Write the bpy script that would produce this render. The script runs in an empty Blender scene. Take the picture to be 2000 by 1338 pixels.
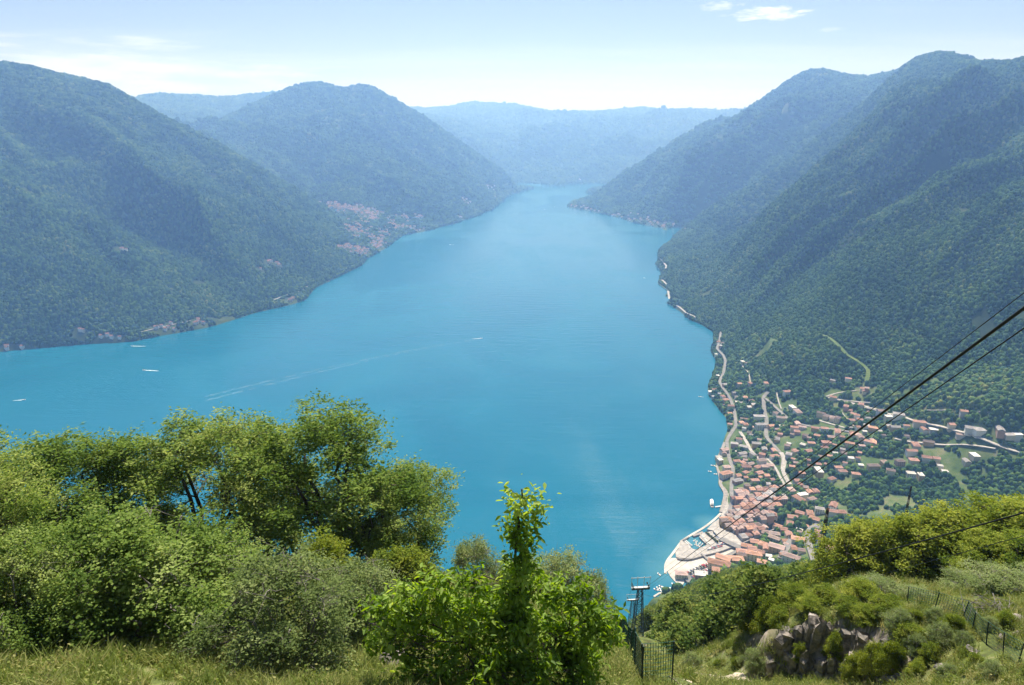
import bpy, bmesh, math, random
import numpy as np
from mathutils import Vector, Matrix, Euler

SC = bpy.context.scene
COL = SC.collection
R = math.radians

# ------------------------------------------------------------------ camera, sky, sun, exposure
CAM_H = 660.0            # the terrace stands about 660 m above the lake
PITCH = R(17.6)
FPX = 2000 * 24.0 / 36.0

cam_d = bpy.data.cameras.new('camera')
cam_d.lens = 24.0
cam_d.sensor_width = 36.0
cam_d.sensor_fit = 'HORIZONTAL'
cam_d.clip_start = 0.3
cam_d.clip_end = 60000
cam = bpy.data.objects.new('camera', cam_d)
COL.objects.link(cam)
cam.location = (0, 0, CAM_H)
cam.rotation_euler = (R(90) - PITCH, 0, 0)
SC.camera = cam

SUN_EL, SUN_AZ = R(58), R(3)      # azimuth measured from +Y towards +X
SUN_DIR = Vector((math.sin(SUN_AZ) * math.cos(SUN_EL), math.cos(SUN_AZ) * math.cos(SUN_EL), math.sin(SUN_EL)))

W = bpy.data.worlds.new('World')
SC.world = W
W.use_nodes = True
wn, wl = W.node_tree.nodes, W.node_tree.links
wn.clear()
w_out = wn.new('ShaderNodeOutputWorld')
w_bg = wn.new('ShaderNodeBackground')
sky = wn.new('ShaderNodeTexSky')
sky.sky_type = 'NISHITA'
sky.sun_disc = False
sky.sun_elevation = SUN_EL
sky.sun_rotation = SUN_AZ
sky.altitude = 800
sky.air_density = 1.0
sky.dust_density = 0.8
sky.ozone_density = 1.2
w_bg.inputs['Strength'].default_value = 0.047
# thin cirrus over the whole sky, one denser wisp
tc = wn.new('ShaderNodeTexCoord')
sep = wn.new('ShaderNodeSeparateXYZ'); wl.new(tc.outputs['Generated'], sep.inputs[0])


def wmath(op, a, b=None, c=None):
    n = wn.new('ShaderNodeMath'); n.operation = op
    for i, v in enumerate((a, b, c)):
        if v is None:
            continue
        if isinstance(v, (int, float)):
            n.inputs[i].default_value = v
        else:
            wl.new(v, n.inputs[i])
    return n.outputs[0]


zc = wmath('MAXIMUM', sep.outputs['Z'], 0.0)
zz = wmath('ADD', zc, 0.06)
cx_ = wmath('DIVIDE', sep.outputs['X'], zz)
cy_ = wmath('DIVIDE', sep.outputs['Y'], zz)
comb = wn.new('ShaderNodeCombineXYZ')
wl.new(cx_, comb.inputs[0]); wl.new(cy_, comb.inputs[1])
cmap = wn.new('ShaderNodeMapping'); cmap.inputs['Scale'].default_value = (0.16, 0.5, 1); cmap.inputs['Location'].default_value = (3.1, 1.3, 0)
cmap.inputs['Rotation'].default_value = (0, 0, R(14))
wl.new(comb.outputs[0], cmap.inputs[0])
cno = wn.new('ShaderNodeTexNoise'); cno.inputs['Scale'].default_value = 1.0; cno.inputs['Detail'].default_value = 7; cno.inputs['Roughness'].default_value = 0.55
wl.new(cmap.outputs[0], cno.inputs['Vector'])
cr = wn.new('ShaderNodeMapRange'); cr.inputs['From Min'].default_value = 0.46; cr.inputs['From Max'].default_value = 0.8; cr.inputs['To Max'].default_value = 0.45
wl.new(cno.outputs['Fac'], cr.inputs['Value'])


def px_ray(px, py):
    cx = (px - 1000.0) / FPX
    cz = -(py - 669.0) / FPX
    return np.array([cx, math.cos(PITCH) + cz * math.sin(PITCH), -math.sin(PITCH) + cz * math.cos(PITCH)])


def wisp(px, py, sx, sy, amount, seed):
    """an elongated puff of cloud in one direction of the sky, frayed by noise"""
    d = Vector(px_ray(px, py)).normalized()
    az, el = math.atan2(d.x, d.y), math.asin(d.z)
    a = wmath('ARCTAN2', sep.outputs['X'], sep.outputs['Y'])
    e = wmath('ARCSINE', sep.outputs['Z'])
    na = wmath('DIVIDE', wmath('SUBTRACT', a, az), sx)
    ne = wmath('DIVIDE', wmath('SUBTRACT', e, el), sy)
    cb = wn.new('ShaderNodeCombineXYZ'); wl.new(na, cb.inputs[0]); wl.new(ne, cb.inputs[1]); cb.inputs[2].default_value = seed
    n2 = wn.new('ShaderNodeTexNoise'); n2.inputs['Scale'].default_value = 2.2; n2.inputs['Detail'].default_value = 9; n2.inputs['Roughness'].default_value = 0.6
    wl.new(cb.outputs[0], n2.inputs['Vector'])
    r2 = wmath('ADD', wmath('MULTIPLY', na, na), wmath('MULTIPLY', ne, ne))
    v = wmath('SUBTRACT', wmath('ADD', 1.0, wmath('MULTIPLY', wmath('SUBTRACT', n2.outputs['Fac'], 0.5), 4.4)), r2)
    mr = wn.new('ShaderNodeMapRange'); mr.inputs['From Min'].default_value = 0.1; mr.inputs['From Max'].default_value = 1.1; mr.inputs['To Max'].default_value = amount
    wl.new(v, mr.inputs['Value'])
    return mr.outputs[0]


fac = wmath('MAXIMUM', cr.outputs[0], wisp(1500, 27, 0.048, 0.009, 0.95, 0.3))
fac = wmath('MAXIMUM', fac, wisp(1405, 12, 0.026, 0.006, 0.6, 4.0))
fac = wmath('MAXIMUM', fac, wisp(1622, 57, 0.016, 0.003, 0.35, 8.0))
fac = wmath('MAXIMUM', fac, wisp(150, 140, 0.28, 0.04, 0.75, 12.0))
cmix = wn.new('ShaderNodeMix'); cmix.data_type = 'RGBA'
wl.new(fac, cmix.inputs['Factor'])
tint = wn.new('ShaderNodeMix'); tint.data_type = 'RGBA'; tint.blend_type = 'MULTIPLY'; tint.inputs['Factor'].default_value = 1.0
wl.new(sky.outputs[0], tint.inputs[6]); tint.inputs[7].default_value = (1.04, 0.93, 1.0, 1)
wl.new(tint.outputs[2], cmix.inputs[6])
cmix.inputs[7].default_value = (11.5, 11.7, 12.2, 1)
wl.new(cmix.outputs[2], w_bg.inputs['Color'])
wl.new(w_bg.outputs[0], w_out.inputs['Surface'])

sun_d = bpy.data.lights.new('sun', 'SUN')
sun_d.energy = 5.0
sun_d.angle = R(0.53)
sun_d.color = (1.0, 0.955, 0.88)
sun = bpy.data.objects.new('sun', sun_d)
COL.objects.link(sun)
sun.rotation_euler = (-SUN_DIR).to_track_quat('-Z', 'Y').to_euler()
sun.location = (0, 0, 3000)

vs = SC.view_settings
vs.view_transform = 'Standard'
vs.look = 'None'
vs.gamma = 1.0
vs.use_curve_mapping = False
vs.exposure = 0.95
SC.cycles.use_denoising = True
SC.cycles.max_bounces = 5
SC.cycles.diffuse_bounces = 2
SC.cycles.glossy_bounces = 2
SC.cycles.transmission_bounces = 3
SC.cycles.transparent_max_bounces = 8
SC.cycles.volume_bounces = 1
SC.cycles.sample_clamp_indirect = 6.0

RNG = np.random.default_rng(7)
random.seed(7)


# ------------------------------------------------------------------ pixel helpers (a pixel is only a direction)
def Pz(px, py, z):
    d = px_ray(px, py); t = (z - CAM_H) / d[2]
    return np.array([d[0] * t, d[1] * t, z])


def Pd(px, py, D):
    d = px_ray(px, py); t = D / math.hypot(d[0], d[1])
    return np.array([d[0] * t, d[1] * t, CAM_H + d[2] * t])


# ------------------------------------------------------------------ noise in numpy
def _h(ix, iy, s):
    n = (ix.astype(np.int64) * 374761393 + iy.astype(np.int64) * 668265263 + s * 974711) & 0x7fffffff
    n = ((n ^ (n >> 13)) * 1274126177) & 0x7fffffff
    return ((n ^ (n >> 16)) & 0xffff) / 65535.0


def vnoise(x, y, s=0):
    ix, iy = np.floor(x), np.floor(y)
    fx, fy = x - ix, y - iy
    fx = fx * fx * fx * (fx * (fx * 6 - 15) + 10); fy = fy * fy * fy * (fy * (fy * 6 - 15) + 10)
    a, b = _h(ix, iy, s), _h(ix + 1, iy, s)
    c, d = _h(ix, iy + 1, s), _h(ix + 1, iy + 1, s)
    return (a * (1 - fx) + b * fx) * (1 - fy) + (c * (1 - fx) + d * fx) * fy


def fbm(x, y, oct=4, s=0, g=0.5):
    v = 0; a = 1; t = 0
    for o in range(oct):
        v = v + a * vnoise(x * 2 ** o + o * 17.3, y * 2 ** o - o * 9.1, s + o); t += a; a *= g
    return v / t


def ridged(x, y, oct=3, s=0):
    v = 0; a = 1; t = 0
    for o in range(oct):
        n = 1 - np.abs(2 * vnoise(x * 2 ** o + o * 7.7, y * 2 ** o + o * 3.1, s + o) - 1)
        v = v + a * n; t += a; a *= 0.5
    return v / t


def sstep(a, b, x):
    t = np.clip((x - a) / (b - a), 0, 1)
    return t * t * (3 - 2 * t)


# ------------------------------------------------------------------ object helpers
def tag(o, label=None, cat=None, group=None, kind=None):
    if label: o['label'] = label
    if cat: o['category'] = cat
    if group: o['group'] = group
    if kind: o['kind'] = kind
    return o


def mesh_obj(name, verts, faces, mat=None, parent=None, smooth=False, link=True):
    me = bpy.data.meshes.new(name)
    me.from_pydata([tuple(v) for v in verts] if not isinstance(verts, np.ndarray) else verts.tolist(), [],
                   faces.tolist() if isinstance(faces, np.ndarray) else faces)
    if mat: me.materials.append(mat)
    if smooth: me.polygons.foreach_set('use_smooth', [True] * len(me.polygons))
    me.update()
    o = bpy.data.objects.new(name, me)
    if link: COL.objects.link(o)
    if parent: o.parent = parent
    return o


def fast_mesh(name, V, F):
    """big meshes: V (n,3) float, F (m,k) int, k constant"""
    me = bpy.data.meshes.new(name)
    V = np.ascontiguousarray(V, dtype=np.float32); F = np.ascontiguousarray(F, dtype=np.int32)
    k = F.shape[1]
    me.vertices.add(len(V)); me.vertices.foreach_set('co', V.ravel())
    me.loops.add(F.size); me.loops.foreach_set('vertex_index', F.ravel())
    me.polygons.add(len(F)); me.polygons.foreach_set('loop_start', np.arange(0, F.size, k, dtype=np.int32))
    me.update(calc_edges=True)
    return me


def add_fast(name, V, F, mat=None, parent=None, smooth=False):
    me = fast_mesh(name, V, F)
    if mat: me.materials.append(mat)
    if smooth: me.polygons.foreach_set('use_smooth', np.ones(len(me.polygons), dtype=bool))
    o = bpy.data.objects.new(name, me); COL.objects.link(o)
    if parent: o.parent = parent
    return o


def empty(name, loc=(0, 0, 0), rz=0.0):
    o = bpy.data.objects.new(name, None); COL.objects.link(o)
    o.location = loc; o.rotation_euler = (0, 0, rz); o.empty_display_size = 0.2
    return o


def child(name, me, parent, loc=(0, 0, 0), rot=(0, 0, 0), scale=(1, 1, 1)):
    o = bpy.data.objects.new(name, me); COL.objects.link(o); o.parent = parent
    o.location = loc; o.rotation_euler = rot; o.scale = scale
    return o


class MB:
    """collects boxes, bars and tubes into one mesh"""
    def __init__(s): s.v = []; s.f = []
    def box(s, x0, x1, y0, y1, z0, z1):
        b = len(s.v)
        s.v += [(x0, y0, z0), (x1, y0, z0), (x1, y1, z0), (x0, y1, z0), (x0, y0, z1), (x1, y0, z1), (x1, y1, z1), (x0, y1, z1)]
        s.f += [(b, b + 3, b + 2, b + 1), (b + 4, b + 5, b + 6, b + 7), (b, b + 1, b + 5, b + 4), (b + 1, b + 2, b + 6, b + 5), (b + 2, b + 3, b + 7, b + 6), (b + 3, b, b + 4, b + 7)]
        return s
    def quad(s, *p):
        b = len(s.v); s.v += [tuple(q) for q in p]; s.f.append(tuple(range(b, b + len(p)))); return s
    def tube(s, pts, radii, n=6, cap=True):
        pts = [Vector(p) for p in pts]
        if isinstance(radii, (int, float)): radii = [radii] * len(pts)
        b = len(s.v)
        for i, p in enumerate(pts):
            t = (pts[min(i + 1, len(pts) - 1)] - pts[max(i - 1, 0)]).normalized()
            a = Vector((0, 0, 1)) if abs(t.z) < 0.9 else Vector((1, 0, 0))
            u = t.cross(a).normalized(); w = t.cross(u)
            for k in range(n):
                an = 2 * math.pi * k / n
                s.v.append(tuple(p + (u * math.cos(an) + w * math.sin(an)) * radii[i]))
        for i in range(len(pts) - 1):
            for k in range(n):
                k2 = (k + 1) % n
                s.f.append((b + i * n + k, b + i * n + k2, b + (i + 1) * n + k2, b + (i + 1) * n + k))
        if cap:
            s.f.append(tuple(b + k for k in reversed(range(n))))
            s.f.append(tuple(b + (len(pts) - 1) * n + k for k in range(n)))
        return s
    def mesh(s, name, mat=None, smooth=False):
        me = bpy.data.meshes.new(name); me.from_pydata(s.v, [], s.f)
        if mat: me.materials.append(mat)
        if smooth: me.polygons.foreach_set('use_smooth', [True] * len(me.polygons))
        me.update(); return me
    def build(s, name, mat, parent=None, smooth=False):
        o = bpy.data.objects.new(name, s.mesh(name, mat, smooth)); COL.objects.link(o)
        if parent: o.parent = parent
        return o


# ------------------------------------------------------------------ materials
def new_mat(name):
    m = bpy.data.materials.new(name); m.use_nodes = True
    nt = m.node_tree
    for n in list(nt.nodes):
        nt.nodes.remove(n)
    out = nt.nodes.new('ShaderNodeOutputMaterial')
    return m, nt.nodes, nt.links, out


def simple_mat(name, c1, c2=None, scale=1.0, rough=0.85, spec=0.2, detail=5, bump=0.0, c3=None, coord='Object', rand=0.0):
    m, N, L, out = new_mat(name)
    b = N.new('ShaderNodeBsdfPrincipled')
    b.inputs['Roughness'].default_value = rough
    b.inputs['Specular IOR Level'].default_value = spec
    col = None
    if c2 is not None:
        t = N.new('ShaderNodeTexCoord'); n = N.new('ShaderNodeTexNoise')
        n.inputs['Scale'].default_value = scale; n.inputs['Detail'].default_value = detail
        L.new(t.outputs[coord], n.inputs['Vector'])
        r = N.new('ShaderNodeValToRGB')
        r.color_ramp.elements[0].position = 0.35; r.color_ramp.elements[0].color = (*c1, 1)
        r.color_ramp.elements[1].position = 0.68; r.color_ramp.elements[1].color = (*c2, 1)
        if c3:
            e = r.color_ramp.elements.new(0.52); e.color = (*c3, 1)
        L.new(n.outputs['Fac'], r.inputs['Fac']); col = r.outputs[0]
        if bump:
            bp = N.new('ShaderNodeBump'); bp.inputs['Strength'].default_value = bump; bp.inputs['Distance'].default_value = 0.05
            L.new(n.outputs['Fac'], bp.inputs['Height']); L.new(bp.outputs[0], b.inputs['Normal'])
    else:
        rgb = N.new('ShaderNodeRGB'); rgb.outputs[0].default_value = (*c1, 1); col = rgb.outputs[0]
    if rand:
        oi = N.new('ShaderNodeObjectInfo'); hs = N.new('ShaderNodeHueSaturation')
        mr = N.new('ShaderNodeMapRange'); mr.inputs['To Min'].default_value = 1 - rand; mr.inputs['To Max'].default_value = 1 + rand
        L.new(oi.outputs['Random'], mr.inputs['Value']); L.new(mr.outputs[0], hs.inputs['Value']); L.new(col, hs.inputs['Color'])
        col = hs.outputs[0]
    L.new(col, b.inputs['Base Color'])
    L.new(b.outputs[0], out.inputs['Surface'])
    return m


def leaf_mat(name, c_dark, c_mid, c_light, trans=0.35, inst=False, noise_scale=0.6, gloss=0.0):
    """foliage: diffuse plus light shining through; hue varies per clump and per plant"""
    m, N, L, out = new_mat(name)
    t = N.new('ShaderNodeTexCoord'); n = N.new('ShaderNodeTexNoise')
    n.inputs['Scale'].default_value = noise_scale; n.inputs['Detail'].default_value = 3
    L.new(t.outputs['Object'], n.inputs['Vector'])
    oi = N.new('ShaderNodeObjectInfo')
    a = N.new('ShaderNodeMath'); a.operation = 'MULTIPLY_ADD'
    L.new(oi.outputs['Random'], a.inputs[0]); a.inputs[1].default_value = 0.5 if inst else 0.18
    mn = N.new('ShaderNodeMath'); mn.operation = 'MULTIPLY'; mn.inputs[1].default_value = 0.62 if inst else 0.84
    L.new(n.outputs['Fac'], mn.inputs[0]); L.new(mn.outputs[0], a.inputs[2])
    val = a.outputs[0]
    if not inst:
        at = N.new('ShaderNodeAttribute'); at.attribute_name = 'tone'
        ad = N.new('ShaderNodeMath'); ad.operation = 'MULTIPLY_ADD'; ad.inputs[1].default_value = 0.5
        L.new(at.outputs['Fac'], ad.inputs[0]); 
        sb = N.new('ShaderNodeMath'); sb.operation = 'SUBTRACT'; sb.inputs[1].default_value = 0.25
        L.new(val, sb.inputs[0]); L.new(sb.outputs[0], ad.inputs[2]); val = ad.outputs[0]
    r = N.new('ShaderNodeValToRGB')
    e = r.color_ramp.elements
    e[0].position = 0.22; e[0].color = (*c_dark, 1)
    e[1].position = 0.82; e[1].color = (*c_light, 1)
    x = e.new(0.5); x.color = (*c_mid, 1)
    L.new(val, r.inputs['Fac'])
    d = N.new('ShaderNodeBsdfDiffuse'); L.new(r.outputs[0], d.inputs['Color'])
    cur = d.outputs[0]
    if trans:
        tr = N.new('ShaderNodeBsdfTranslucent')
        hs = N.new('ShaderNodeHueSaturation'); hs.inputs['Hue'].default_value = 0.485; hs.inputs['Saturation'].default_value = 1.12; hs.inputs['Value'].default_value = 1.5
        L.new(r.outputs[0], hs.inputs['Color']); L.new(hs.outputs[0], tr.inputs['Color'])
        mx = N.new('ShaderNodeMixShader'); mx.inputs[0].default_value = trans
        L.new(cur, mx.inputs[1]); L.new(tr.outputs[0], mx.inputs[2]); cur = mx.outputs[0]
    if gloss:
        g = N.new('ShaderNodeBsdfGlossy'); g.inputs['Roughness'].default_value = 0.55
        mx = N.new('ShaderNodeMixShader'); mx.inputs[0].default_value = gloss
        L.new(cur, mx.inputs[1]); L.new(g.outputs[0], mx.inputs[2]); cur = mx.outputs[0]
    L.new(cur, out.inputs['Surface'])
    return m
# ------------------------------------------------------------------ far terrain: heights fitted to shore lines, crests and slopes
def lp(x, y):
    return np.stack([np.arctan2(x, y), np.log(np.hypot(x, y))], -1)


CREST = []
CP = []      # x, y, z, region


def cz_(reg, z, *pts):
    for p in pts:
        q = Pz(p[0], p[1], p[2] if len(p) > 2 else z); CP.append((q[0], q[1], q[2], reg))


def cd_(reg, *pts):
    for px, py, D in pts:
        q = Pd(px, py, D); CP.append((q[0], q[1], q[2], reg))


def cr_(reg, back, drop, *pts):
    """a crest: the sky line itself and a lower point behind it"""
    for px, py, D in pts:
        q = Pd(px, py, D); CP.append((q[0], q[1], q[2], reg))
        CREST.append(lp(np.array(q[0]), np.array(q[1])))
        q2 = Pd(px, py, D + back); CP.append((q2[0], q2[1], q[2] - drop, reg))


SHORE_R = [(1250, 1215), (1275, 1175), (1306, 1148), (1299, 1118), (1298, 1100), (1316, 1076), (1330, 1055), (1345, 1045), (1372, 1030), (1392, 1015), (1406, 1000), (1410, 985),
           (1416, 962), (1404, 947), (1405, 933), (1398, 910), (1400, 895), (1414, 862), (1422, 838), (1418, 815), (1405, 800), (1385, 775), (1383, 760), (1391, 732),
           (1398, 703), (1388, 685), (1394, 667), (1392, 648), (1370, 634), (1345, 624), (1327, 607), (1302, 592), (1298, 563), (1285, 552), (1292, 534),
           (1280, 514), (1290, 487), (1310, 473), (1324, 459), (1305, 450), (1284, 444), (1240, 435), (1200, 423), (1150, 412), (1112, 405)]
SHORE_F = [(1130, 395), (1165, 378), (1190, 363), (1170, 358), (1140, 359), (1105, 361)]
SHORE_L = [(1060, 365), (1027, 371), (1000, 379), (982, 389), (963, 406), (931, 422), (899, 432), (848, 448), (784, 461), (755, 483), (717, 505), (681, 531), (650, 546),
           (620, 560), (592, 588), (560, 597), (498, 611), (448, 627), (412, 638), (360, 648), (314, 656), (260, 667), (224, 670), (170, 672), (90, 679), (0, 687), (-110, 694), (-240, 700), (-420, 712)]


def dens(pts, n=2):
    o = []
    for a, b in zip(pts[:-1], pts[1:]):
        for k in range(n):
            o.append((a[0] + (b[0] - a[0]) * k / n, a[1] + (b[1] - a[1]) * k / n))
    return o + [pts[-1]]


cz_('valley_floor', 0.6, *dens(SHORE_R[:24]))
cz_('mountain_right', 0.6, *dens(SHORE_R[24:39]))
cz_('mountain_right_far', 0.6, *dens(SHORE_R[39:]))
cz_('mountain_far', 0.6, *SHORE_F)
cz_('mountain_middle', 0.6, *dens(SHORE_L[:11]))
cz_('mountain_left', 0.6, *dens(SHORE_L[11:]))
# lake bed
cz_('lake_bed', -45, (1180, 1200), (1180, 1130), (1240, 1100), (1260, 1060), (1310, 1020), (1350, 985), (1350, 940), (1345, 900), (1360, 850), (1350, 810), (1330, 770), (1330, 720), (1335, 680), (1320, 650), (1270, 620),
    (1240, 590), (1235, 550), (1230, 510), (1240, 480), (1240, 460), (1150, 440), (1070, 420), (1050, 404), (1080, 390), (1110, 376), (1130, 368), (1070, 376),
    (1010, 395), (1000, 420), (960, 440), (900, 455), (850, 475), (810, 495), (780, 530), (730, 555), (680, 590), (640, 620), (560, 640), (480, 665), (400, 680), (300, 695), (200, 705),
    (90, 712), (0, 725), (-200, 740), (-450, 760), (1000, 600), (800, 700), (500, 800), (200, 900), (1000, 900), (700, 1000), (1000, 1150), (400, 1100), (0, 1000), (-400, 900), (1150, 520), (1100, 460), (1250, 1250), (1000, 1300), (600, 1300), (0, 1300), (-500, 1200), (1600, 1400), (2200, 1400), (1270, 800), (1200, 1000))
# left mountain
cr_('mountain_left', 700, 260, (-420, 150, 4300), (-250, 135, 4400), (-100, 122, 4500), (0, 125, 4500), (60, 133, 4480), (125, 149, 4450), (180, 160, 4420), (215, 170, 4400), (245, 189, 4400), (270, 203, 4400), (330, 237, 4400),
    (400, 272, 4400), (470, 312, 4360), (540, 352, 4300))
cr_('mountain_left', 450, 60, (600, 388, 4150), (650, 425, 4000))
cd_('mountain_left', (-300, 550, 2900), (-300, 350, 3500), (-300, 230, 3950), (0, 600, 2680), (0, 500, 2960), (0, 400, 3300), (0, 300, 3680), (0, 200, 4120), (150, 600, 2600), (150, 450, 3020), (150, 300, 3600), (150, 210, 4050),
    (300, 600, 2600), (300, 500, 2900), (300, 400, 3300), (300, 300, 3850), (420, 560, 2780), (420, 470, 3080), (420, 380, 3500), (400, 310, 4020), (520, 540, 2950), (520, 470, 3250), (520, 400, 3720),
    (610, 510, 3180), (610, 450, 3560), (660, 490, 3500), (680, 460, 3780))
# village terrace under the gap, side valley behind the left mountain
cd_('mountain_middle', (700, 430, 4350), (720, 455, 4100), (760, 440, 4500), (680, 405, 4700), (740, 410, 4800), (800, 430, 4750), (640, 390, 4900))
# middle mountain
cr_('mountain_middle', 900, 300, (470, 225, 7300), (505, 203, 7200), (540, 186, 7000), (575, 171, 6900), (620, 163, 6800), (650, 170, 6800), (672, 178, 6800), (708, 168, 6700), (740, 180, 6650), (780, 205, 6650), (820, 226, 6700), (860, 254, 6750),
    (900, 283, 6850), (945, 315, 7000), (990, 343, 7200))
cd_('mountain_middle', (420, 270, 6300), (480, 300, 5800), (540, 330, 5500), (600, 360, 5250), (560, 230, 6350), (620, 230, 6200), (620, 300, 5600), (680, 230, 6050), (690, 300, 5450), (690, 360, 5050), (760, 260, 6150), (780, 330, 5350), (790, 390, 4950),
    (850, 310, 6150), (860, 370, 5400), (870, 410, 5000), (920, 350, 6200), (930, 390, 5700), (980, 365, 6900), (460, 260, 6600))
# far left ridge, far ridge
cr_('mountain_far', 1500, 300, (180, 200, 9500), (240, 197, 9500), (272, 194, 9500), (300, 186, 9500), (345, 189, 9500), (385, 190, 9500), (440, 195, 9500), (500, 187, 9600), (540, 183, 9700), (600, 190, 9800), (700, 205, 10500))
cr_('mountain_far', 2500, 400, (780, 212, 13000), (820, 214, 13000), (880, 211, 13000), (912, 204, 13000), (960, 205, 13000), (1012, 208, 13000), (1060, 218, 13000), (1110, 223, 13000), (1180, 222, 13000), (1222, 215, 13000), (1265, 214, 13000),
    (1300, 220, 13000), (1350, 219, 13000), (1440, 223, 13000), (1520, 222, 13000), (1650, 222, 13000), (1900, 220, 13000), (2200, 220, 13000))
cd_('mountain_far', (900, 250, 11300), (1000, 255, 11200), (1100, 262, 11200), (1200, 260, 11200), (1300, 255, 11300), (1000, 300, 9600), (1080, 310, 9500), (1180, 310, 9500), (1260, 300, 9800), (1050, 340, 8700), (1140, 342, 8600), (1210, 338, 8800), (400, 240, 8400), (350, 225, 8700), (1350, 280, 10500))
# right far mountain
cr_('mountain_right_far', 800, 300, (1130, 397, 6050), (1160, 384, 6150), (1200, 356, 6200), (1250, 322, 6200), (1300, 293, 6200), (1350, 270, 6200), (1400, 250, 6200), (1440, 236, 6150), (1480, 205, 6100), (1520, 176, 6050), (1560, 149, 6000), (1600, 137, 6000), (1640, 147, 5950),
    (1690, 154, 5900), (1740, 144, 5900), (1770, 140, 5900), (1850, 140, 5900), (2000, 140, 5900), (2300, 150, 5600))
cd_('mountain_right_far', (1180, 398, 5750), (1240, 415, 5250), (1240, 375, 5700), (1300, 425, 4850), (1300, 380, 5200), (1300, 330, 5750), (1360, 390, 4900), (1360, 340, 5350), (1360, 300, 5800), (1430, 350, 4950), (1430, 300, 5400), (1450, 265, 5800), (1520, 290, 5150), (1520, 235, 5650),
    (1600, 230, 5350), (1600, 180, 5750), (1680, 200, 5400), (1720, 170, 5650))
# right near mountain
cr_('mountain_right', 420, 110, (1345, 440, 4380), (1400, 402, 4380), (1450, 374, 4400), (1500, 346, 4420), (1570, 302, 4480), (1640, 258, 4520), (1700, 213, 4580), (1745, 180, 4600))
cr_('mountain_right', 800, 260, (1770, 152, 4600), (1790, 122, 4550), (1820, 110, 4450), (1860, 108, 4350), (1900, 119, 4150), (1940, 122, 3900), (1980, 120, 3650), (2020, 128, 3450), (2120, 120, 3350), (2300, 110, 3300), (2500, 120, 3200))
cd_('mountain_right', (1340, 500, 3550), (1340, 560, 2950), (1340, 590, 2700), (1400, 600, 2500), (1400, 540, 2900), (1400, 470, 3450), (1450, 650, 2150), (1450, 570, 2500), (1450, 490, 3050), (1450, 430, 3600), (1530, 700, 1760), (1530, 620, 2050), (1530, 540, 2400), (1530, 460, 2900), (1530, 400, 3450),
    (1620, 700, 1700), (1620, 600, 1940), (1620, 500, 2350), (1620, 400, 2900), (1620, 330, 3550), (1720, 700, 1690), (1720, 620, 1840), (1720, 520, 2080), (1720, 420, 2500), (1720, 320, 3050), (1720, 250, 3650),
    (1820, 700, 1690), (1820, 600, 1850), (1820, 480, 2120), (1820, 350, 2640), (1820, 240, 3200), (1820, 170, 3800), (1900, 720, 1650), (1900, 560, 1930), (1900, 400, 2350), (1900, 260, 2950), (1900, 170, 3550),
    (2000, 720, 1650), (2000, 560, 1900), (2000, 400, 2260), (2000, 260, 2780), (2000, 180, 3150), (2150, 720, 1640), (2150, 500, 1980), (2150, 260, 2700), (2350, 720, 1640), (2350, 400, 2150), (2350, 220, 2800))
# town on its delta and the valley behind it
cz_('valley_floor', 5, (1432, 990, 4), (1425, 940, 4), (1440, 960, 8), (1480, 975, 14), (1530, 975, 16), (1450, 1015, 7), (1420, 1040, 4), (1400, 1100, 4), (1340, 1100, 2.5), (1370, 1065, 2.5), (1360, 1120, 3), (1450, 1060, 6), (1430, 1080, 4), (1500, 1040, 9), (1560, 1010, 14), (1600, 980, 24), (1500, 900, 26), (1450, 900, 8),
    (1550, 850, 44), (1480, 840, 20), (1450, 860, 9), (1440, 780, 14), (1420, 730, 12), (1460, 720, 40), (1500, 760, 48), (1430, 680, 30), (1600, 780, 72), (1700, 800, 85), (1650, 900, 48), (1580, 920, 30), (1750, 920, 62), (1850, 860, 96), (1950, 880, 112), (1990, 860, 122), (1780, 950, 48), (1650, 950, 36),
    (1900, 930, 72), (1600, 1060, 42), (1560, 1090, 36), (1500, 1100, 16), (1450, 1110, 6), (1700, 990, 40), (1800, 1000, 50), (1900, 1000, 62), (2050, 900, 110), (2200, 900, 120), (2100, 1000, 70), (1650, 740, 105), (1750, 750, 135), (1850, 780, 150), (1950, 800, 165), (2100, 800, 180), (2300, 800, 190), (1620, 1150, 60), (1750, 1150, 80), (2000, 1150, 100))

CP_X = np.array([[c[0], c[1]] for c in CP]); CP_Z = np.array([c[2] for c in CP]); CP_R = [c[3] for c in CP]


class Fit:
    """radial fit of heights on (azimuth, log distance), a conformal map of the plan"""
    def __init__(s, X, Z, c=0.01, lam=2e-4):
        s.U = lp(X[:, 0], X[:, 1]); s.c = c
        d = np.sqrt(((s.U[:, None] - s.U[None]) ** 2).sum(-1) + c * c)
        n = len(Z)
        A = np.zeros((n + 3, n + 3)); A[:n, :n] = -d + np.eye(n) * lam
        A[:n, n] = 1; A[:n, n + 1:] = s.U; A[n, :n] = 1; A[n + 1:, :n] = s.U.T
        s.w = np.linalg.lstsq(A, np.concatenate([Z, [0, 0, 0]]), rcond=None)[0]
    def __call__(s, x, y):
        U = lp(x.ravel(), y.ravel()); o = np.empty(len(U))
        for i in range(0, len(U), 20000):
            u = U[i:i + 20000]
            d = np.sqrt((u[:, 0:1] - s.U[None, :, 0]) ** 2 + (u[:, 1:2] - s.U[None, :, 1]) ** 2 + s.c ** 2)
            n = len(s.U)
            o[i:i + 20000] = -(d @ s.w[:n]) + s.w[n] + u @ s.w[n + 1:]
        return o.reshape(x.shape)


fit = Fit(CP_X, CP_Z)
A0, A1, NA = R(-50), R(50), 560
L0, L1, NL = math.log(620.0), math.log(17000.0), 420
az = np.linspace(A0, A1, NA); ld = np.linspace(L0, L1, NL)
AZ, LD = np.meshgrid(az, ld, indexing='ij')
TX, TY = np.sin(AZ) * np.exp(LD), np.cos(AZ) * np.exp(LD)
TZ = fit(TX, TY)
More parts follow.
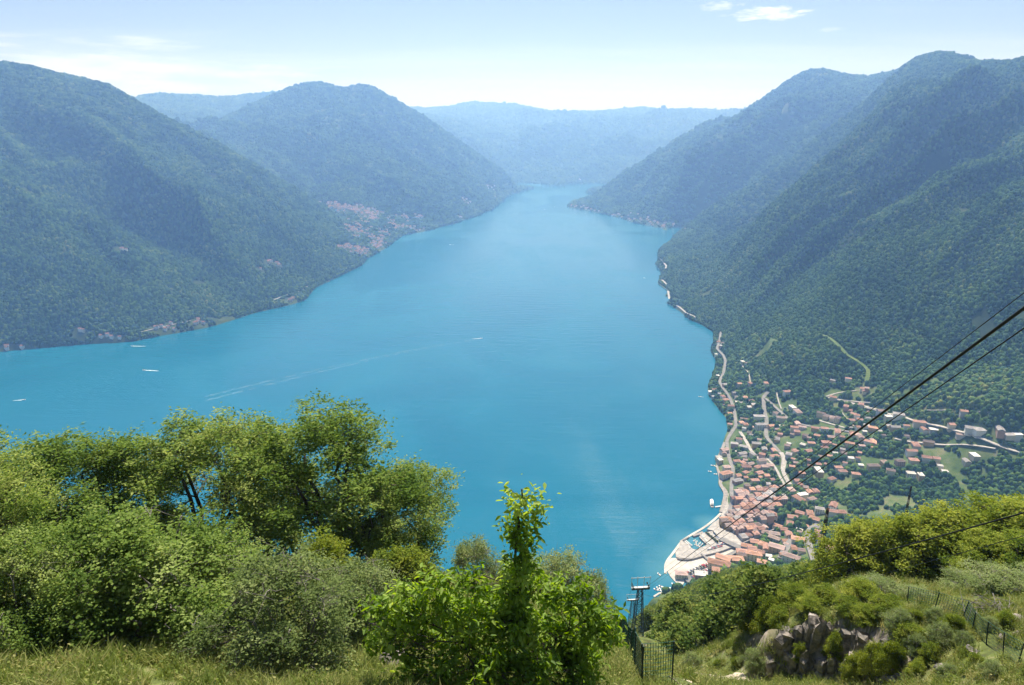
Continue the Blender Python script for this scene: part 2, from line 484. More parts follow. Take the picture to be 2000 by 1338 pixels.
# spurs and gullies that run down to the water
side = np.where(TX > (TY - 1000) * 0.02 - 60, 1.0, -1.0)
s_ = np.where(side > 0, TY * 0.97 - TX * 0.28, TY * 0.83 + TX * 0.55)
t_ = np.where(side > 0, TX * 0.97 + TY * 0.28, TX * 0.83 - TY * 0.55)
wv = fbm(TX / 700, TY / 700, 3, 11) * 420
sp = ridged((s_ + wv) / 520.0, t_ / 2400.0, 3, 3) - 0.55
sp2 = ridged((s_ + wv * 0.6) / 230.0, t_ / 1000.0, 2, 23) - 0.55
fine = fbm(TX / 160, TY / 160, 4, 31) - 0.5
env = np.where((TX > 700) & (np.hypot(TX, TY) < 2300), sstep(150, 430, TZ), sstep(30, 280, TZ)) * (1 - 0.9 * sstep(560, 950, TZ))
dist = np.exp(LD)
CR = np.array(CREST); dmin = np.full(TZ.shape, 9.0)
for c_ in CR: dmin = np.minimum(dmin, (AZ - c_[0]) ** 2 + (LD - c_[1]) ** 2)
env = env * (1 - 0.92 * np.exp(-dmin / 0.055 ** 2))
far = np.clip(dist / 4500, 0.75, 1.15)
TZ = TZ + env * (sp * np.where(side > 0, 640.0, 260.0) * far + sp2 * np.where(side > 0, 210.0, 150.0)) + env * fine * 55
TZ = TZ + sstep(2, 40, TZ) * (fbm(TX / 45, TY / 45, 2, 41) - 0.5) * 6
# the river delta lies level under the quays and the beach
DELTA = [Pz(*p, 2)[:2] for p in [(1290, 1090), (1325, 1050), (1385, 1010), (1408, 995), (1425, 1020), (1450, 1040), (1530, 1025), (1540, 1035), (1450, 1080), (1400, 1120), (1330, 1160), (1290, 1140)]]
ins = np.zeros(TZ.shape, bool)
for i in range(len(DELTA)):
    x0, y0 = DELTA[i]; x1, y1 = DELTA[(i + 1) % len(DELTA)]
    ins ^= ((y0 > TY) != (y1 > TY)) & (TX < (x1 - x0) * (TY - y0) / (y1 - y0 + 1e-12) + x0)
TZ = np.where(ins, np.minimum(TZ, -2.0), TZ)
TZ = np.where(TZ < -4, TZ - 6, TZ)


def terr(x, y):
    """height of the far terrain, bilinear on its own grid"""
    x = np.asarray(x, float); y = np.asarray(y, float)
    u = (np.arctan2(x, y) - A0) / (A1 - A0) * (NA - 1); v = (np.log(np.hypot(x, y)) - L0) / (L1 - L0) * (NL - 1)
    u = np.clip(u, 0, NA - 1.001); v = np.clip(v, 0, NL - 1.001)
    i, j = u.astype(int), v.astype(int); fu, fv = u - i, v - j
    return (TZ[i, j] * (1 - fu) + TZ[i + 1, j] * fu) * (1 - fv) + (TZ[i, j + 1] * (1 - fu) + TZ[i + 1, j + 1] * fu) * fv


def on_terr(px, py, d0=650.0, d1=9000.0, zmin=0.5):
    """first point of the far terrain along a pixel's ray"""
    d = px_ray(px, py); h = math.hypot(d[0], d[1])
    D = np.exp(np.linspace(math.log(d0), math.log(d1), 4000)); t = D / h
    x, y, z = d[0] * t, d[1] * t, CAM_H + d[2] * t
    g = np.maximum(terr(x, y), zmin)
    k = np.argmax(z <= g)
    if z[k] > g[k]: k = len(D) - 1
    return np.array([x[k], y[k], g[k]])


# ------------------------------------------------------------------ materials of the setting
def ground_mat(name, cols, scale, big=0.02, rough=0.95, bump=0.3):
    m, N, L, out = new_mat(name)
    b = N.new('ShaderNodeBsdfPrincipled'); b.inputs['Roughness'].default_value = rough; b.inputs['Specular IOR Level'].default_value = 0.1
    t = N.new('ShaderNodeTexCoord')
    n1 = N.new('ShaderNodeTexNoise'); n1.inputs['Scale'].default_value = scale; n1.inputs['Detail'].default_value = 8; n1.inputs['Roughness'].default_value = 0.65
    n2 = N.new('ShaderNodeTexNoise'); n2.inputs['Scale'].default_value = big; n2.inputs['Detail'].default_value = 4
    L.new(t.outputs['Object'], n1.inputs['Vector']); L.new(t.outputs['Object'], n2.inputs['Vector'])
    ad = N.new('ShaderNodeMath'); ad.operation = 'MULTIPLY_ADD'; ad.inputs[1].default_value = 0.55
    L.new(n1.outputs['Fac'], ad.inputs[0])
    mu = N.new('ShaderNodeMath'); mu.operation = 'MULTIPLY'; mu.inputs[1].default_value = 0.45
    L.new(n2.outputs['Fac'], mu.inputs[0]); L.new(mu.outputs[0], ad.inputs[2])
    r = N.new('ShaderNodeValToRGB'); e = r.color_ramp.elements
    ps = np.linspace(0.36, 0.64, len(cols))
    e[0].position = ps[0]; e[0].color = (*cols[0], 1); e[1].position = ps[-1]; e[1].color = (*cols[-1], 1)
    for p, c in zip(ps[1:-1], cols[1:-1]):
        x = e.new(p); x.color = (*c, 1)
    L.new(ad.outputs[0], r.inputs['Fac']); L.new(r.outputs[0], b.inputs['Base Color'])
    bp = N.new('ShaderNodeBump'); bp.inputs['Strength'].default_value = bump; bp.inputs['Distance'].default_value = 0.15
    L.new(n1.outputs['Fac'], bp.inputs['Height']); L.new(bp.outputs[0], b.inputs['Normal'])
    L.new(b.outputs[0], out.inputs['Surface'])
    return m


M_MOUNT = ground_mat('forest_floor', [(0.018, 0.03, 0.012), (0.03, 0.05, 0.018), (0.045, 0.07, 0.024), (0.08, 0.085, 0.04)], 0.03, 0.003)
M_VALLEY = ground_mat('valley_ground', [(0.035, 0.06, 0.018), (0.06, 0.1, 0.03), (0.1, 0.13, 0.05), (0.16, 0.15, 0.09)], 0.05, 0.012)

# one grid split into its named mountains
U_cp = fit.U
cx = 0.25 * (AZ[:-1, :-1] + AZ[1:, :-1] + AZ[:-1, 1:] + AZ[1:, 1:]); cy = 0.25 * (LD[:-1, :-1] + LD[1:, :-1] + LD[:-1, 1:] + LD[1:, 1:])
reg_names = ['lake_bed', 'valley_floor', 'mountain_left', 'mountain_middle', 'mountain_far', 'mountain_right_far', 'mountain_right']
reg_id = np.array([reg_names.index(r) for r in CP_R])
sel = reg_id > 0
Us, Ids = U_cp[sel], reg_id[sel]
q = np.stack([cx.ravel(), cy.ravel()], -1); near = np.empty(len(q), int)
for i in range(0, len(q), 20000):
    d2 = ((q[i:i + 20000, None] - Us[None]) ** 2).sum(-1); near[i:i + 20000] = Ids[d2.argmin(1)]
REG = near.reshape(cx.shape)
Vall = np.stack([TX, TY, TZ], -1).reshape(-1, 3)
ii, jj = np.meshgrid(np.arange(NA - 1), np.arange(NL - 1), indexing='ij')
F4 = np.stack([ii * NL + jj, (ii + 1) * NL + jj, (ii + 1) * NL + jj + 1, ii * NL + jj + 1], -1)
above = (np.maximum.reduce([TZ[:-1, :-1], TZ[1:, :-1], TZ[:-1, 1:], TZ[1:, 1:]]) > -14)
for k, nm in enumerate(reg_names):
    if k == 0: continue
    fs = F4[(REG == k) & above].reshape(-1, 4)
    if len(fs) == 0: continue
    uq, inv = np.unique(fs, return_inverse=True)
    o = add_fast(nm, Vall[uq], inv.reshape(-1, 4), M_VALLEY if nm == 'valley_floor' else M_MOUNT, smooth=True)
    tag(o, kind='structure')

# ------------------------------------------------------------------ the lake
m, N, L, out = new_mat('lake_water')
b = N.new('ShaderNodeBsdfPrincipled')
b.inputs['IOR'].default_value = 1.33
b.inputs['Specular IOR Level'].default_value = 0.5
t = N.new('ShaderNodeTexCoord')
mp = N.new('ShaderNodeMapping'); mp.inputs['Scale'].default_value = (0.012, 0.055, 1); mp.inputs['Rotation'].default_value = (0, 0, R(8))
L.new(t.outputs['Object'], mp.inputs[0])
n1 = N.new('ShaderNodeTexNoise'); n1.inputs['Scale'].default_value = 1.0; n1.inputs['Detail'].default_value = 4; n1.inputs['Roughness'].default_value = 0.6
L.new(mp.outputs[0], n1.inputs['Vector'])
n2 = N.new('ShaderNodeTexNoise'); n2.inputs['Scale'].default_value = 0.22; n2.inputs['Detail'].default_value = 3
L.new(t.outputs['Object'], n2.inputs['Vector'])
n3 = N.new('ShaderNodeTexNoise'); n3.inputs['Scale'].default_value = 0.0022; n3.inputs['Detail'].default_value = 5; n3.inputs['Distortion'].default_value = 1.2
L.new(t.outputs['Object'], n3.inputs['Vector'])
bp1 = N.new('ShaderNodeBump'); bp1.inputs['Strength'].default_value = 1.0; bp1.inputs['Distance'].default_value = 1.2
L.new(n1.outputs['Fac'], bp1.inputs['Height'])
bp2 = N.new('ShaderNodeBump'); bp2.inputs['Strength'].default_value = 0.5; bp2.inputs['Distance'].default_value = 0.1
L.new(n2.outputs['Fac'], bp2.inputs['Height']); L.new(bp1.outputs[0], bp2.inputs['Normal'])
L.new(bp2.outputs[0], b.inputs['Normal'])
mr = N.new('ShaderNodeMapRange'); mr.inputs['From Min'].default_value = 0.4; mr.inputs['From Max'].default_value = 0.6; mr.inputs['To Min'].default_value = 0.03; mr.inputs['To Max'].default_value = 0.26
mp4 = N.new('ShaderNodeMapping'); mp4.inputs['Scale'].default_value = (0.0045, 0.0011, 1); mp4.inputs['Rotation'].default_value = (0, 0, R(-62))
L.new(t.outputs['Object'], mp4.inputs[0])
n4 = N.new('ShaderNodeTexNoise'); n4.inputs['Scale'].default_value = 1.0; n4.inputs['Detail'].default_value = 8; n4.inputs['Roughness'].default_value = 0.62; n4.inputs['Distortion'].default_value = 0.8
L.new(mp4.outputs[0], n4.inputs['Vector'])
av = N.new('ShaderNodeMath'); av.operation = 'MULTIPLY_ADD'; av.inputs[1].default_value = 0.5; L.new(n4.outputs['Fac'], av.inputs[0])
hv = N.new('ShaderNodeMath'); hv.operation = 'MULTIPLY'; hv.inputs[1].default_value = 0.5; L.new(n3.outputs['Fac'], hv.inputs[0]); L.new(hv.outputs[0], av.inputs[2])
L.new(av.outputs[0], mr.inputs['Value']); L.new(mr.outputs[0], b.inputs['Roughness'])
r = N.new('ShaderNodeValToRGB'); r.color_ramp.elements[0].color = (0.0, 0.094, 0.158, 1); r.color_ramp.elements[1].color = (0.0, 0.11, 0.178, 1)
r.color_ramp.elements[0].position = 0.35; r.color_ramp.elements[1].position = 0.65
L.new(n3.outputs['Fac'], r.inputs['Fac'])
# pale shallows over the gravel fan of the river mouth
sh = None
for px_, py_, rad in ((1315, 1118, 48), (1330, 1090, 48), (1345, 1140, 40), (1350, 1062, 40), (1385, 1022, 26)):
    q_ = Pz(px_, py_, 0.0); vm = N.new('ShaderNodeVectorMath'); vm.operation = 'DISTANCE'; vm.inputs[1].default_value = tuple(q_)
    L.new(t.outputs['Object'], vm.inputs[0])
    dv = N.new('ShaderNodeMapRange'); dv.inputs['From Min'].default_value = rad * 0.3; dv.inputs['From Max'].default_value = rad * 1.3; dv.inputs['To Min'].default_value = 0.3; dv.inputs['To Max'].default_value = 0.0
    L.new(vm.outputs['Value'], dv.inputs['Value'])
    if sh is None: sh = dv.outputs[0]
    else:
        mm = N.new('ShaderNodeMath'); mm.operation = 'MAXIMUM'; L.new(sh, mm.inputs[0]); L.new(dv.outputs[0], mm.inputs[1]); sh = mm.outputs[0]
cm_ = N.new('ShaderNodeMix'); cm_.data_type = 'RGBA'; L.new(sh, cm_.inputs['Factor']); L.new(r.outputs[0], cm_.inputs[6]); cm_.inputs[7].default_value = (0.14, 0.3, 0.32, 1)
L.new(cm_.outputs[2], b.inputs['Base Color'])
L.new(b.outputs[0], out.inputs['Surface'])
M_WATER = m
lake = mesh_obj('lake', [(-16000, -300, 0), (16000, -300, 0), (16000, 17500, 0), (-16000, 17500, 0)], [(0, 1, 2, 3)], M_WATER)
tag(lake, kind='structure')
# ------------------------------------------------------------------ the hillside below the terrace
HC = []


def hd(*pts):
    for px, py, D in pts:
        q_ = Pd(px, py, D); HC.append(tuple(q_))


def hxy(*pts):
    for x, y, dz in pts: HC.append((x, y, CAM_H + dz))


hxy((0, -300, 90), (-300, -80, -60), (300, -80, -60), (-800, 0, -420), (800, 0, -420), (0, -900, 300))
hd((-200, 1290, 25), (0, 1290, 24), (200, 1305, 21.5), (400, 1318, 20.5), (560, 1300, 22), (770, 1306, 22), (900, 1338, 19), (1030, 1338, 19), (1150, 1300, 23), (1180, 1230, 36), (1195, 1203, 52), (1245, 1330, 21), (1310, 1332, 22.5), (1215, 1262, 34), (1207, 1232, 46))
hd((0, 1260, 28), (120, 1262, 28), (450, 1262, 27.5), (300, 1200, 34), (700, 1240, 28), (550, 1200, 33), (430, 1095, 47), (680, 1115, 47), (250, 1100, 50), (850, 1140, 47), (0, 1130, 50), (-250, 1130, 50), (1000, 1150, 45), (1090, 1180, 48))
hxy((-50, 75, -75), (-100, 80, -85), (-20, 80, -84), (8, 78, -84), (-150, 60, -70), (-60, 130, -140), (0, 140, -150), (-160, 130, -150), (20, 105, -102))
hxy((-100, 260, -265), (0, 260, -275), (30, 260, -262), (-250, 220, -240), (-100, 450, -460), (50, 450, -430), (-350, 400, -430), (0, 700, -700), (-300, 650, -700), (100, 720, -690), (-600, 300, -500), (-600, 100, -200))
# edge of the lawn that drops away past the fence
hd((1330, 1336, 33), (1335, 1312, 46), (1400, 1318, 46), (1470, 1316, 46), (1440, 1338, 41), (1360, 1338, 40), (1520, 1340, 42.6), (1600, 1340, 41.5), (1700, 1345, 39.5))
# rock step: foot and brow
hd((1500, 1325, 43.8), (1560, 1322, 43.8), (1620, 1318, 43.6), (1680, 1318, 42.4), (1740, 1325, 40.4))
hd((1490, 1245, 45.4), (1540, 1222, 45.6), (1600, 1215, 45.5), (1660, 1220, 44.8), (1720, 1240, 43.0), (1770, 1268, 41.4), (1540, 1200, 47.4), (1600, 1192, 47.6), (1660, 1192, 47))
hd((1540, 1172, 50), (1620, 1160, 52), (1700, 1170, 49), (1800, 1180, 49), (1900, 1200, 46), (2000, 1215, 45), (1860, 1260, 41), (1960, 1290, 37.5), (1850, 1330, 36), (2050, 1330, 35), (2100, 1200, 46), (1900, 1160, 53), (2000, 1165, 54), (1800, 1155, 56), (2250, 1250, 42))
hd((1640, 1140, 62), (1780, 1140, 63), (1860, 1143, 62), (1990, 1145, 62), (2200, 1140, 64), (1600, 1165, 66), (1700, 1130, 90), (1850, 1130, 90), (2000, 1130, 92), (2250, 1130, 92))
# wooded slope below the rock, seen over the path
hd((1238, 1275, 48), (1236, 1262, 62), (1228, 1250, 80), (1262, 1300, 50), (1262, 1305, 60), (1250, 1292, 90), (1240, 1275, 130), (1300, 1312, 72), (1280, 1330, 45))
hd((1350, 1300, 66), (1450, 1300, 66), (1540, 1250, 75), (1345, 1290, 100), (1430, 1282, 100), (1500, 1240, 120), (1290, 1275, 130), (1350, 1268, 150), (1430, 1240, 160), (1500, 1205, 180), (1560, 1175, 180), (1245, 1243, 176), (1275, 1236, 200),
   (1330, 1215, 230), (1420, 1180, 260), (1500, 1155, 270), (1580, 1140, 250), (1262, 1205, 260), (1300, 1185, 310), (1380, 1160, 340), (1460, 1135, 360), (1540, 1122, 350), (1620, 1122, 320), (1700, 1120, 300), (1235, 1222, 330),
   (1230, 1260, 170), (1215, 1285, 165), (1215, 1300, 260), (1226, 1270, 350))
hd((1285, 1195, 420), (1360, 1180, 450), (1450, 1160, 470), (1550, 1150, 450), (1650, 1150, 420), (1800, 1150, 380), (2000, 1150, 380), (1250, 1230, 500), (1300, 1210, 560), (1400, 1190, 600), (1520, 1180, 600), (1650, 1180, 560), (1850, 1180, 520), (2100, 1180, 500),
   (1240, 1300, 900), (1450, 1240, 900), (1650, 1240, 900), (2000, 1240, 900), (2400, 1240, 900), (1240, 1280, 600), (1320, 1215, 750), (1450, 1190, 780), (1600, 1190, 750), (1800, 1200, 720), (2100, 1200, 700))
for k_ in range(12):
    a_ = k_ * math.pi / 6
    for D_, z_ in ((1.5, -8.4), (4.5, -8.6)):
        hxy((D_ * math.sin(a_), D_ * math.cos(a_), z_ - 0.28 * D_ * math.cos(a_)))
for a_, D_, z_ in ((90, 15, -12), (90, 60, -40), (90, 200, -130), (-90, 15, -9), (-90, 80, -40), (-90, 250, -150), (60, 12, -13), (60, 30, -24), (60, 60, -44), (60, 150, -110), (60, 400, -280), (60, 800, -560),
                   (-60, 12, -12), (-60, 400, -360), (-60, 800, -700), (180, 10, -5), (135, 20, -8), (-135, 20, -6), (135, 100, 0), (-135, 100, 10), (150, 400, 40), (-150, 400, 60)):
    hxy((D_ * math.sin(R(a_)), D_ * math.cos(R(a_)), z_))
HC = np.array(HC)
hfit = Fit(HC[:, :2], HC[:, 2], c=0.012, lam=2e-4)
hz_az = np.concatenate([np.linspace(R(-180), R(-60), 40)[:-1], np.linspace(R(-60), R(60), 440), np.linspace(R(60), R(180), 40)[1:]])
HL0, HL1, HNL = math.log(1.6), math.log(860.0), 330
hld = np.linspace(HL0, HL1, HNL)
HA, HL = np.meshgrid(hz_az, hld, indexing='ij')
HX, HY = np.sin(HA) * np.exp(HL), np.cos(HA) * np.exp(HL)


def hill_raw(x, y):
    z = hfit(x, y)
    D = np.hypot(x, y)
    a = np.clip(D / 30, 0.15, 1.0)
    z = z + a * ((fbm(x / 3.1, y / 3.1, 4, 51) - 0.5) * 0.8 + (fbm(x / 14, y / 14, 3, 61) - 0.5) * 1.2) * sstep(3, 14, D)
    z = z + (fbm(x / 60, y / 60, 3, 71) - 0.5) * 7 * sstep(90, 220, D)
    return z


HZ = hill_raw(HX, HY)


def hill(x, y):
    x = np.asarray(x, float); y = np.asarray(y, float)
    u = np.interp(np.arctan2(x, y), hz_az, np.arange(len(hz_az))); v = (np.log(np.maximum(np.hypot(x, y), 1.61)) - HL0) / (HL1 - HL0) * (HNL - 1)
    u = np.clip(u, 0, len(hz_az) - 1.001); v = np.clip(v, 0, HNL - 1.001)
    i, j = u.astype(int), v.astype(int); fu, fv = u - i, v - j
    return (HZ[i, j] * (1 - fu) + HZ[i + 1, j] * fu) * (1 - fv) + (HZ[i, j + 1] * (1 - fu) + HZ[i + 1, j + 1] * fu) * fv


def on_hill(px, py, d0=3.0, d1=700.0):
    d = px_ray(px, py); h = math.hypot(d[0], d[1])
    D = np.exp(np.linspace(math.log(d0), math.log(d1), 3000)); t = D / h
    x, y, z = d[0] * t, d[1] * t, CAM_H + d[2] * t
    g = hill(x, y); k = np.argmax(z <= g)
    if z[k] > g[k]: return None
    return np.array([x[k], y[k], g[k]])


M_HILL = ground_mat('hillside_turf', [(0.06, 0.05, 0.03), (0.07, 0.085, 0.028), (0.1, 0.125, 0.035), (0.17, 0.165, 0.07), (0.24, 0.2, 0.12)], 1.1, 0.16)
nt = M_HILL.node_tree; N, L = nt.nodes, nt.links
bs = [n_ for n_ in N if n_.type == 'BSDF_PRINCIPLED'][0]; src_ = bs.inputs['Base Color'].links[0].from_socket
ge = N.new('ShaderNodeNewGeometry'); sx_ = N.new('ShaderNodeSeparateXYZ'); L.new(ge.outputs['True Normal'], sx_.inputs[0])
mr_ = N.new('ShaderNodeMapRange'); mr_.inputs['From Min'].default_value = 0.62; mr_.inputs['From Max'].default_value = 0.42; L.new(sx_.outputs['Z'], mr_.inputs['Value'])
rn_ = N.new('ShaderNodeTexNoise'); rn_.inputs['Scale'].default_value = 1.4; rn_.inputs['Detail'].default_value = 7; L.new(ge.outputs['Position'], rn_.inputs['Vector'])
rc_ = N.new('ShaderNodeValToRGB'); rc_.color_ramp.elements[0].position = 0.35; rc_.color_ramp.elements[0].color = (0.08, 0.07, 0.06, 1); rc_.color_ramp.elements[1].position = 0.7; rc_.color_ramp.elements[1].color = (0.36, 0.3, 0.25, 1); L.new(rn_.outputs['Fac'], rc_.inputs['Fac'])
mx_ = N.new('ShaderNodeMix'); mx_.data_type = 'RGBA'; L.new(mr_.outputs[0], mx_.inputs['Factor']); L.new(src_, mx_.inputs[6]); L.new(rc_.outputs[0], mx_.inputs[7]); L.new(mx_.outputs[2], bs.inputs['Base Color'])
HV = np.stack([HX, HY, HZ], -1).reshape(-1, 3)
nA = len(hz_az)
ii, jj = np.meshgrid(np.arange(nA - 1), np.arange(HNL - 1), indexing='ij')
HF = np.stack([ii * HNL + jj, (ii + 1) * HNL + jj, (ii + 1) * HNL + jj + 1, ii * HNL + jj + 1], -1)
keep = np.maximum.reduce([HZ[:-1, :-1], HZ[1:, :-1], HZ[:-1, 1:], HZ[1:, 1:]]) > -8
# close to the terrace the plan is closed with a small fan
HF = HF[keep].reshape(-1, 4)
o = add_fast('hillside', HV, HF, M_HILL, smooth=True)
tag(o, kind='structure')
# ------------------------------------------------------------------ woods on the mountains (nobody could count them)
def ico(sub):
    bm = bmesh.new(); bmesh.ops.create_icosphere(bm, subdivisions=sub, radius=1.0)
    V = np.array([v.co[:] for v in bm.verts]); F = np.array([[v.index for v in f.verts] for f in bm.faces]); bm.free()
    return V, F


def n3(V, f, s):
    return (vnoise(V[:, 0] * f + 5.1, V[:, 1] * f + V[:, 2] * f * 0.7 + 9.7, s) + vnoise(V[:, 2] * f + 3.3, V[:, 0] * f - V[:, 1] * f * 0.6 + 1.9, s + 5)) - 1.0


def crown_blob(seed, sub=2, h=1.15, lump=0.34):
    """one far crown, radius about 1, lumpy, standing on z = 0"""
    V, F = ico(sub)
    r = 1 + lump * n3(V, 2.2, seed) + lump * 0.75 * n3(V, 5.0, seed + 50)
    P = V * r[:, None]
    P[:, 2] = P[:, 2] * h + 0.75 * h
    k = P[:, 2] < 0.25
    P[k, :2] *= 0.45; P[:, 2] = np.maximum(P[:, 2], -0.2)
    return P, F


def crown_clump(seed, n=6):
    rg = np.random.default_rng(seed); Vs, Fs, b = [], [], 0
    for i in range(n):
        P, F = crown_blob(seed * 10 + i, 1 if i else 2, 1.0 + rg.random() * 0.5, 0.38)
        a = rg.random() * 6.283; rr = 0.95 * math.sqrt(rg.random())
        P = P * (0.42 + 0.22 * rg.random()) + np.array([math.cos(a) * rr, math.sin(a) * rr, rg.random() * 0.2])
        Vs.append(P); Fs.append(F + b); b += len(P)
    return np.concatenate(Vs), np.concatenate(Fs)


def cypress_blob(seed):
    V, F = ico(2)
    P = V * (1 + 0.2 * n3(V, 4.0, seed))[:, None]
    P[:, 2] = P[:, 2] * 2.2 + 2.0
    P[:, :2] *= (1.0 - 0.75 * np.clip(P[:, 2] / 4.2, 0, 1))[:, None] * 0.95
    return P, F


def gn_instances(name, pts, scl, rot, src, kind='stuff'):
    """points with scale and turn, one source mesh each"""
    me = bpy.data.meshes.new(name); me.vertices.add(len(pts)); me.vertices.foreach_set('co', np.ascontiguousarray(pts, np.float32).ravel())
    a = me.attributes.new('scl', 'FLOAT_VECTOR', 'POINT'); a.data.foreach_set('vector', np.ascontiguousarray(scl, np.float32).ravel())
    a = me.attributes.new('rot', 'FLOAT_VECTOR', 'POINT'); a.data.foreach_set('vector', np.ascontiguousarray(rot, np.float32).ravel())
    o = bpy.data.objects.new(name, me); COL.objects.link(o)
    ng = bpy.data.node_groups.new(name + '_nodes', 'GeometryNodeTree')
    ng.interface.new_socket('Geometry', in_out='INPUT', socket_type='NodeSocketGeometry'); ng.interface.new_socket('Geometry', in_out='OUTPUT', socket_type='NodeSocketGeometry')
    N = ng.nodes; L = ng.links
    gi = N.new('NodeGroupInput'); go = N.new('NodeGroupOutput'); io = N.new('GeometryNodeInstanceOnPoints'); ob = N.new('GeometryNodeObjectInfo')
    ob.inputs['Object'].default_value = src; ob.inputs['As Instance'].default_value = True
    s = N.new('GeometryNodeInputNamedAttribute'); s.data_type = 'FLOAT_VECTOR'; s.inputs['Name'].default_value = 'scl'
    r = N.new('GeometryNodeInputNamedAttribute'); r.data_type = 'FLOAT_VECTOR'; r.inputs['Name'].default_value = 'rot'
    L.new(gi.outputs[0], io.inputs['Points']); L.new(ob.outputs['Geometry'], io.inputs['Instance']); L.new(s.outputs['Attribute'], io.inputs['Scale']); L.new(r.outputs['Attribute'], io.inputs['Rotation'])
    L.new(io.outputs[0], go.inputs[0])
    md = o.modifiers.new('nodes', 'NODES'); md.node_group = ng
    tag(o, kind=kind)
    return o


def src_obj(name, V, F, mat, smooth=False):
    me = fast_mesh(name, V, F); me.materials.append(mat)
    if smooth: me.polygons.foreach_set('use_smooth', np.ones(len(me.polygons), dtype=bool))
    return bpy.data.objects.new(name, me)


def far_leaf_mat():
    m, N, L, out = new_mat('far_foliage')
    oi = N.new('ShaderNodeObjectInfo'); g = N.new('ShaderNodeNewGeometry'); n = N.new('ShaderNodeTexNoise')
    n.inputs['Scale'].default_value = 0.006; n.inputs['Detail'].default_value = 6
    L.new(g.outputs['Position'], n.inputs['Vector'])
    n2 = N.new('ShaderNodeTexNoise'); n2.inputs['Scale'].default_value = 0.45; n2.inputs['Detail'].default_value = 2
    L.new(g.outputs['Position'], n2.inputs['Vector'])
    a = N.new('ShaderNodeMath'); a.operation = 'MULTIPLY_ADD'; a.inputs[1].default_value = 0.55; L.new(oi.outputs['Random'], a.inputs[0])
    a2 = N.new('ShaderNodeMath'); a2.operation = 'MULTIPLY_ADD'; a2.inputs[1].default_value = 0.75; L.new(n.outputs['Fac'], a2.inputs[0])
    a3 = N.new('ShaderNodeMath'); a3.operation = 'MULTIPLY_ADD'; a3.inputs[1].default_value = 0.35; a3.inputs[2].default_value = -0.33; L.new(n2.outputs['Fac'], a3.inputs[0])
    L.new(a3.outputs[0], a2.inputs[2]); L.new(a2.outputs[0], a.inputs[2])
    r = N.new('ShaderNodeValToRGB'); e = r.color_ramp.elements
    e[0].position = 0.2; e[0].color = (0.016, 0.04, 0.014, 1); e[1].position = 0.92; e[1].color = (0.19, 0.2, 0.06, 1)
    x = e.new(0.5); x.color = (0.045, 0.095, 0.026, 1)
    x = e.new(0.78); x.color = (0.095, 0.155, 0.038, 1)
    L.new(a.outputs[0], r.inputs['Fac'])
    d = N.new('ShaderNodeBsdfDiffuse'); L.new(r.outputs[0], d.inputs['Color'])
    tr = N.new('ShaderNodeBsdfTranslucent'); L.new(r.outputs[0], tr.inputs['Color'])
    mx = N.new('ShaderNodeMixShader'); mx.inputs[0].default_value = 0.12
    L.new(d.outputs[0], mx.inputs[1]); L.new(tr.outputs[0], mx.inputs[2]); L.new(mx.outputs[0], out.inputs['Surface'])
    return m


M_FAR = far_leaf_mat()
SRC_CROWN = [src_obj('crown', *crown_blob(100 + i, 2, 1.0 + 0.12 * i), M_FAR) for i in range(5)]
SRC_CLUMP = [src_obj('crown_clump', *crown_clump(200 + i), M_FAR) for i in range(4)]
EXCL = []        # x, y, radius kept clear of woodland (houses, roads, meadows)
# ------------------------------------------------------------------ near trees and bushes: limbs, twigs and single leaves
def leaves_mesh(name, C, size, mat, rg, up=0.35, droop=0.0, wide=0.5, tone=None, fine=False, spread_dir=None):
    """one folded leaf at each point of C; size per leaf; tone per leaf"""
    n = len(C)
    d = rg.normal(size=(n, 3))
    if spread_dir is not None: d = d * 0.6 + spread_dir
    d[:, 2] = d[:, 2] * 0.6 - droop
    d /= np.linalg.norm(d, axis=1)[:, None]
    nn = rg.normal(size=(n, 3)); nn[:, 2] = np.abs(nn[:, 2]) + up * 2
    s = np.cross(d, nn); s /= np.linalg.norm(s, axis=1)[:, None] + 1e-9
    u = np.cross(s, d)
    L_ = size[:, None]
    if fine:
        base = C; tip = C + d * L_ - u * L_ * 0.12
        m1 = C + d * L_ * 0.4; m2 = C + d * L_ * 0.72
        l1 = m1 + s * L_ * wide * 0.5 + u * L_ * 0.08; r1 = m1 - s * L_ * wide * 0.5 + u * L_ * 0.08
        l2 = m2 + s * L_ * wide * 0.36 + u * L_ * 0.03; r2 = m2 - s * L_ * wide * 0.36 + u * L_ * 0.03
        V = np.stack([base, r1, r2, tip, l2, l1], 1).reshape(-1, 3)
        b = (np.arange(n) * 6)[:, None]
        F = np.concatenate([b + np.array([[0, 1, 2, 3]]), b + np.array([[0, 3, 4, 5]])], 1).reshape(-1, 4)
        rep = 2
    else:
        tip = C + d * L_
        m1 = C + d * L_ * 0.45
        l1 = m1 + s * L_ * wide * 0.5 + u * L_ * 0.09; r1 = m1 - s * L_ * wide * 0.5 + u * L_ * 0.09
        V = np.stack([C, r1, tip, l1], 1).reshape(-1, 3)
        b = (np.arange(n) * 4)[:, None]
        F = np.concatenate([b + np.array([[0, 1, 2]]), b + np.array([[0, 2, 3]])], 1).reshape(-1, 3)
        rep = 2
    me = fast_mesh(name, V, F); me.materials.append(mat)
    t = rg.random(n) if tone is None else tone
    a = me.attributes.new('tone', 'FLOAT', 'FACE'); a.data.foreach_set('value', np.repeat(t, rep).astype(np.float32))
    return me


def wander(a, b, rg, n=5, amp=0.08):
    a, b = np.array(a, float), np.array(b, float); L_ = np.linalg.norm(b - a)
    t = np.linspace(0, 1, n)[:, None]
    off = rg.normal(size=(n, 3)) * amp * L_; off[0] = 0; off[-1] = 0
    return a + (b - a) * t + off


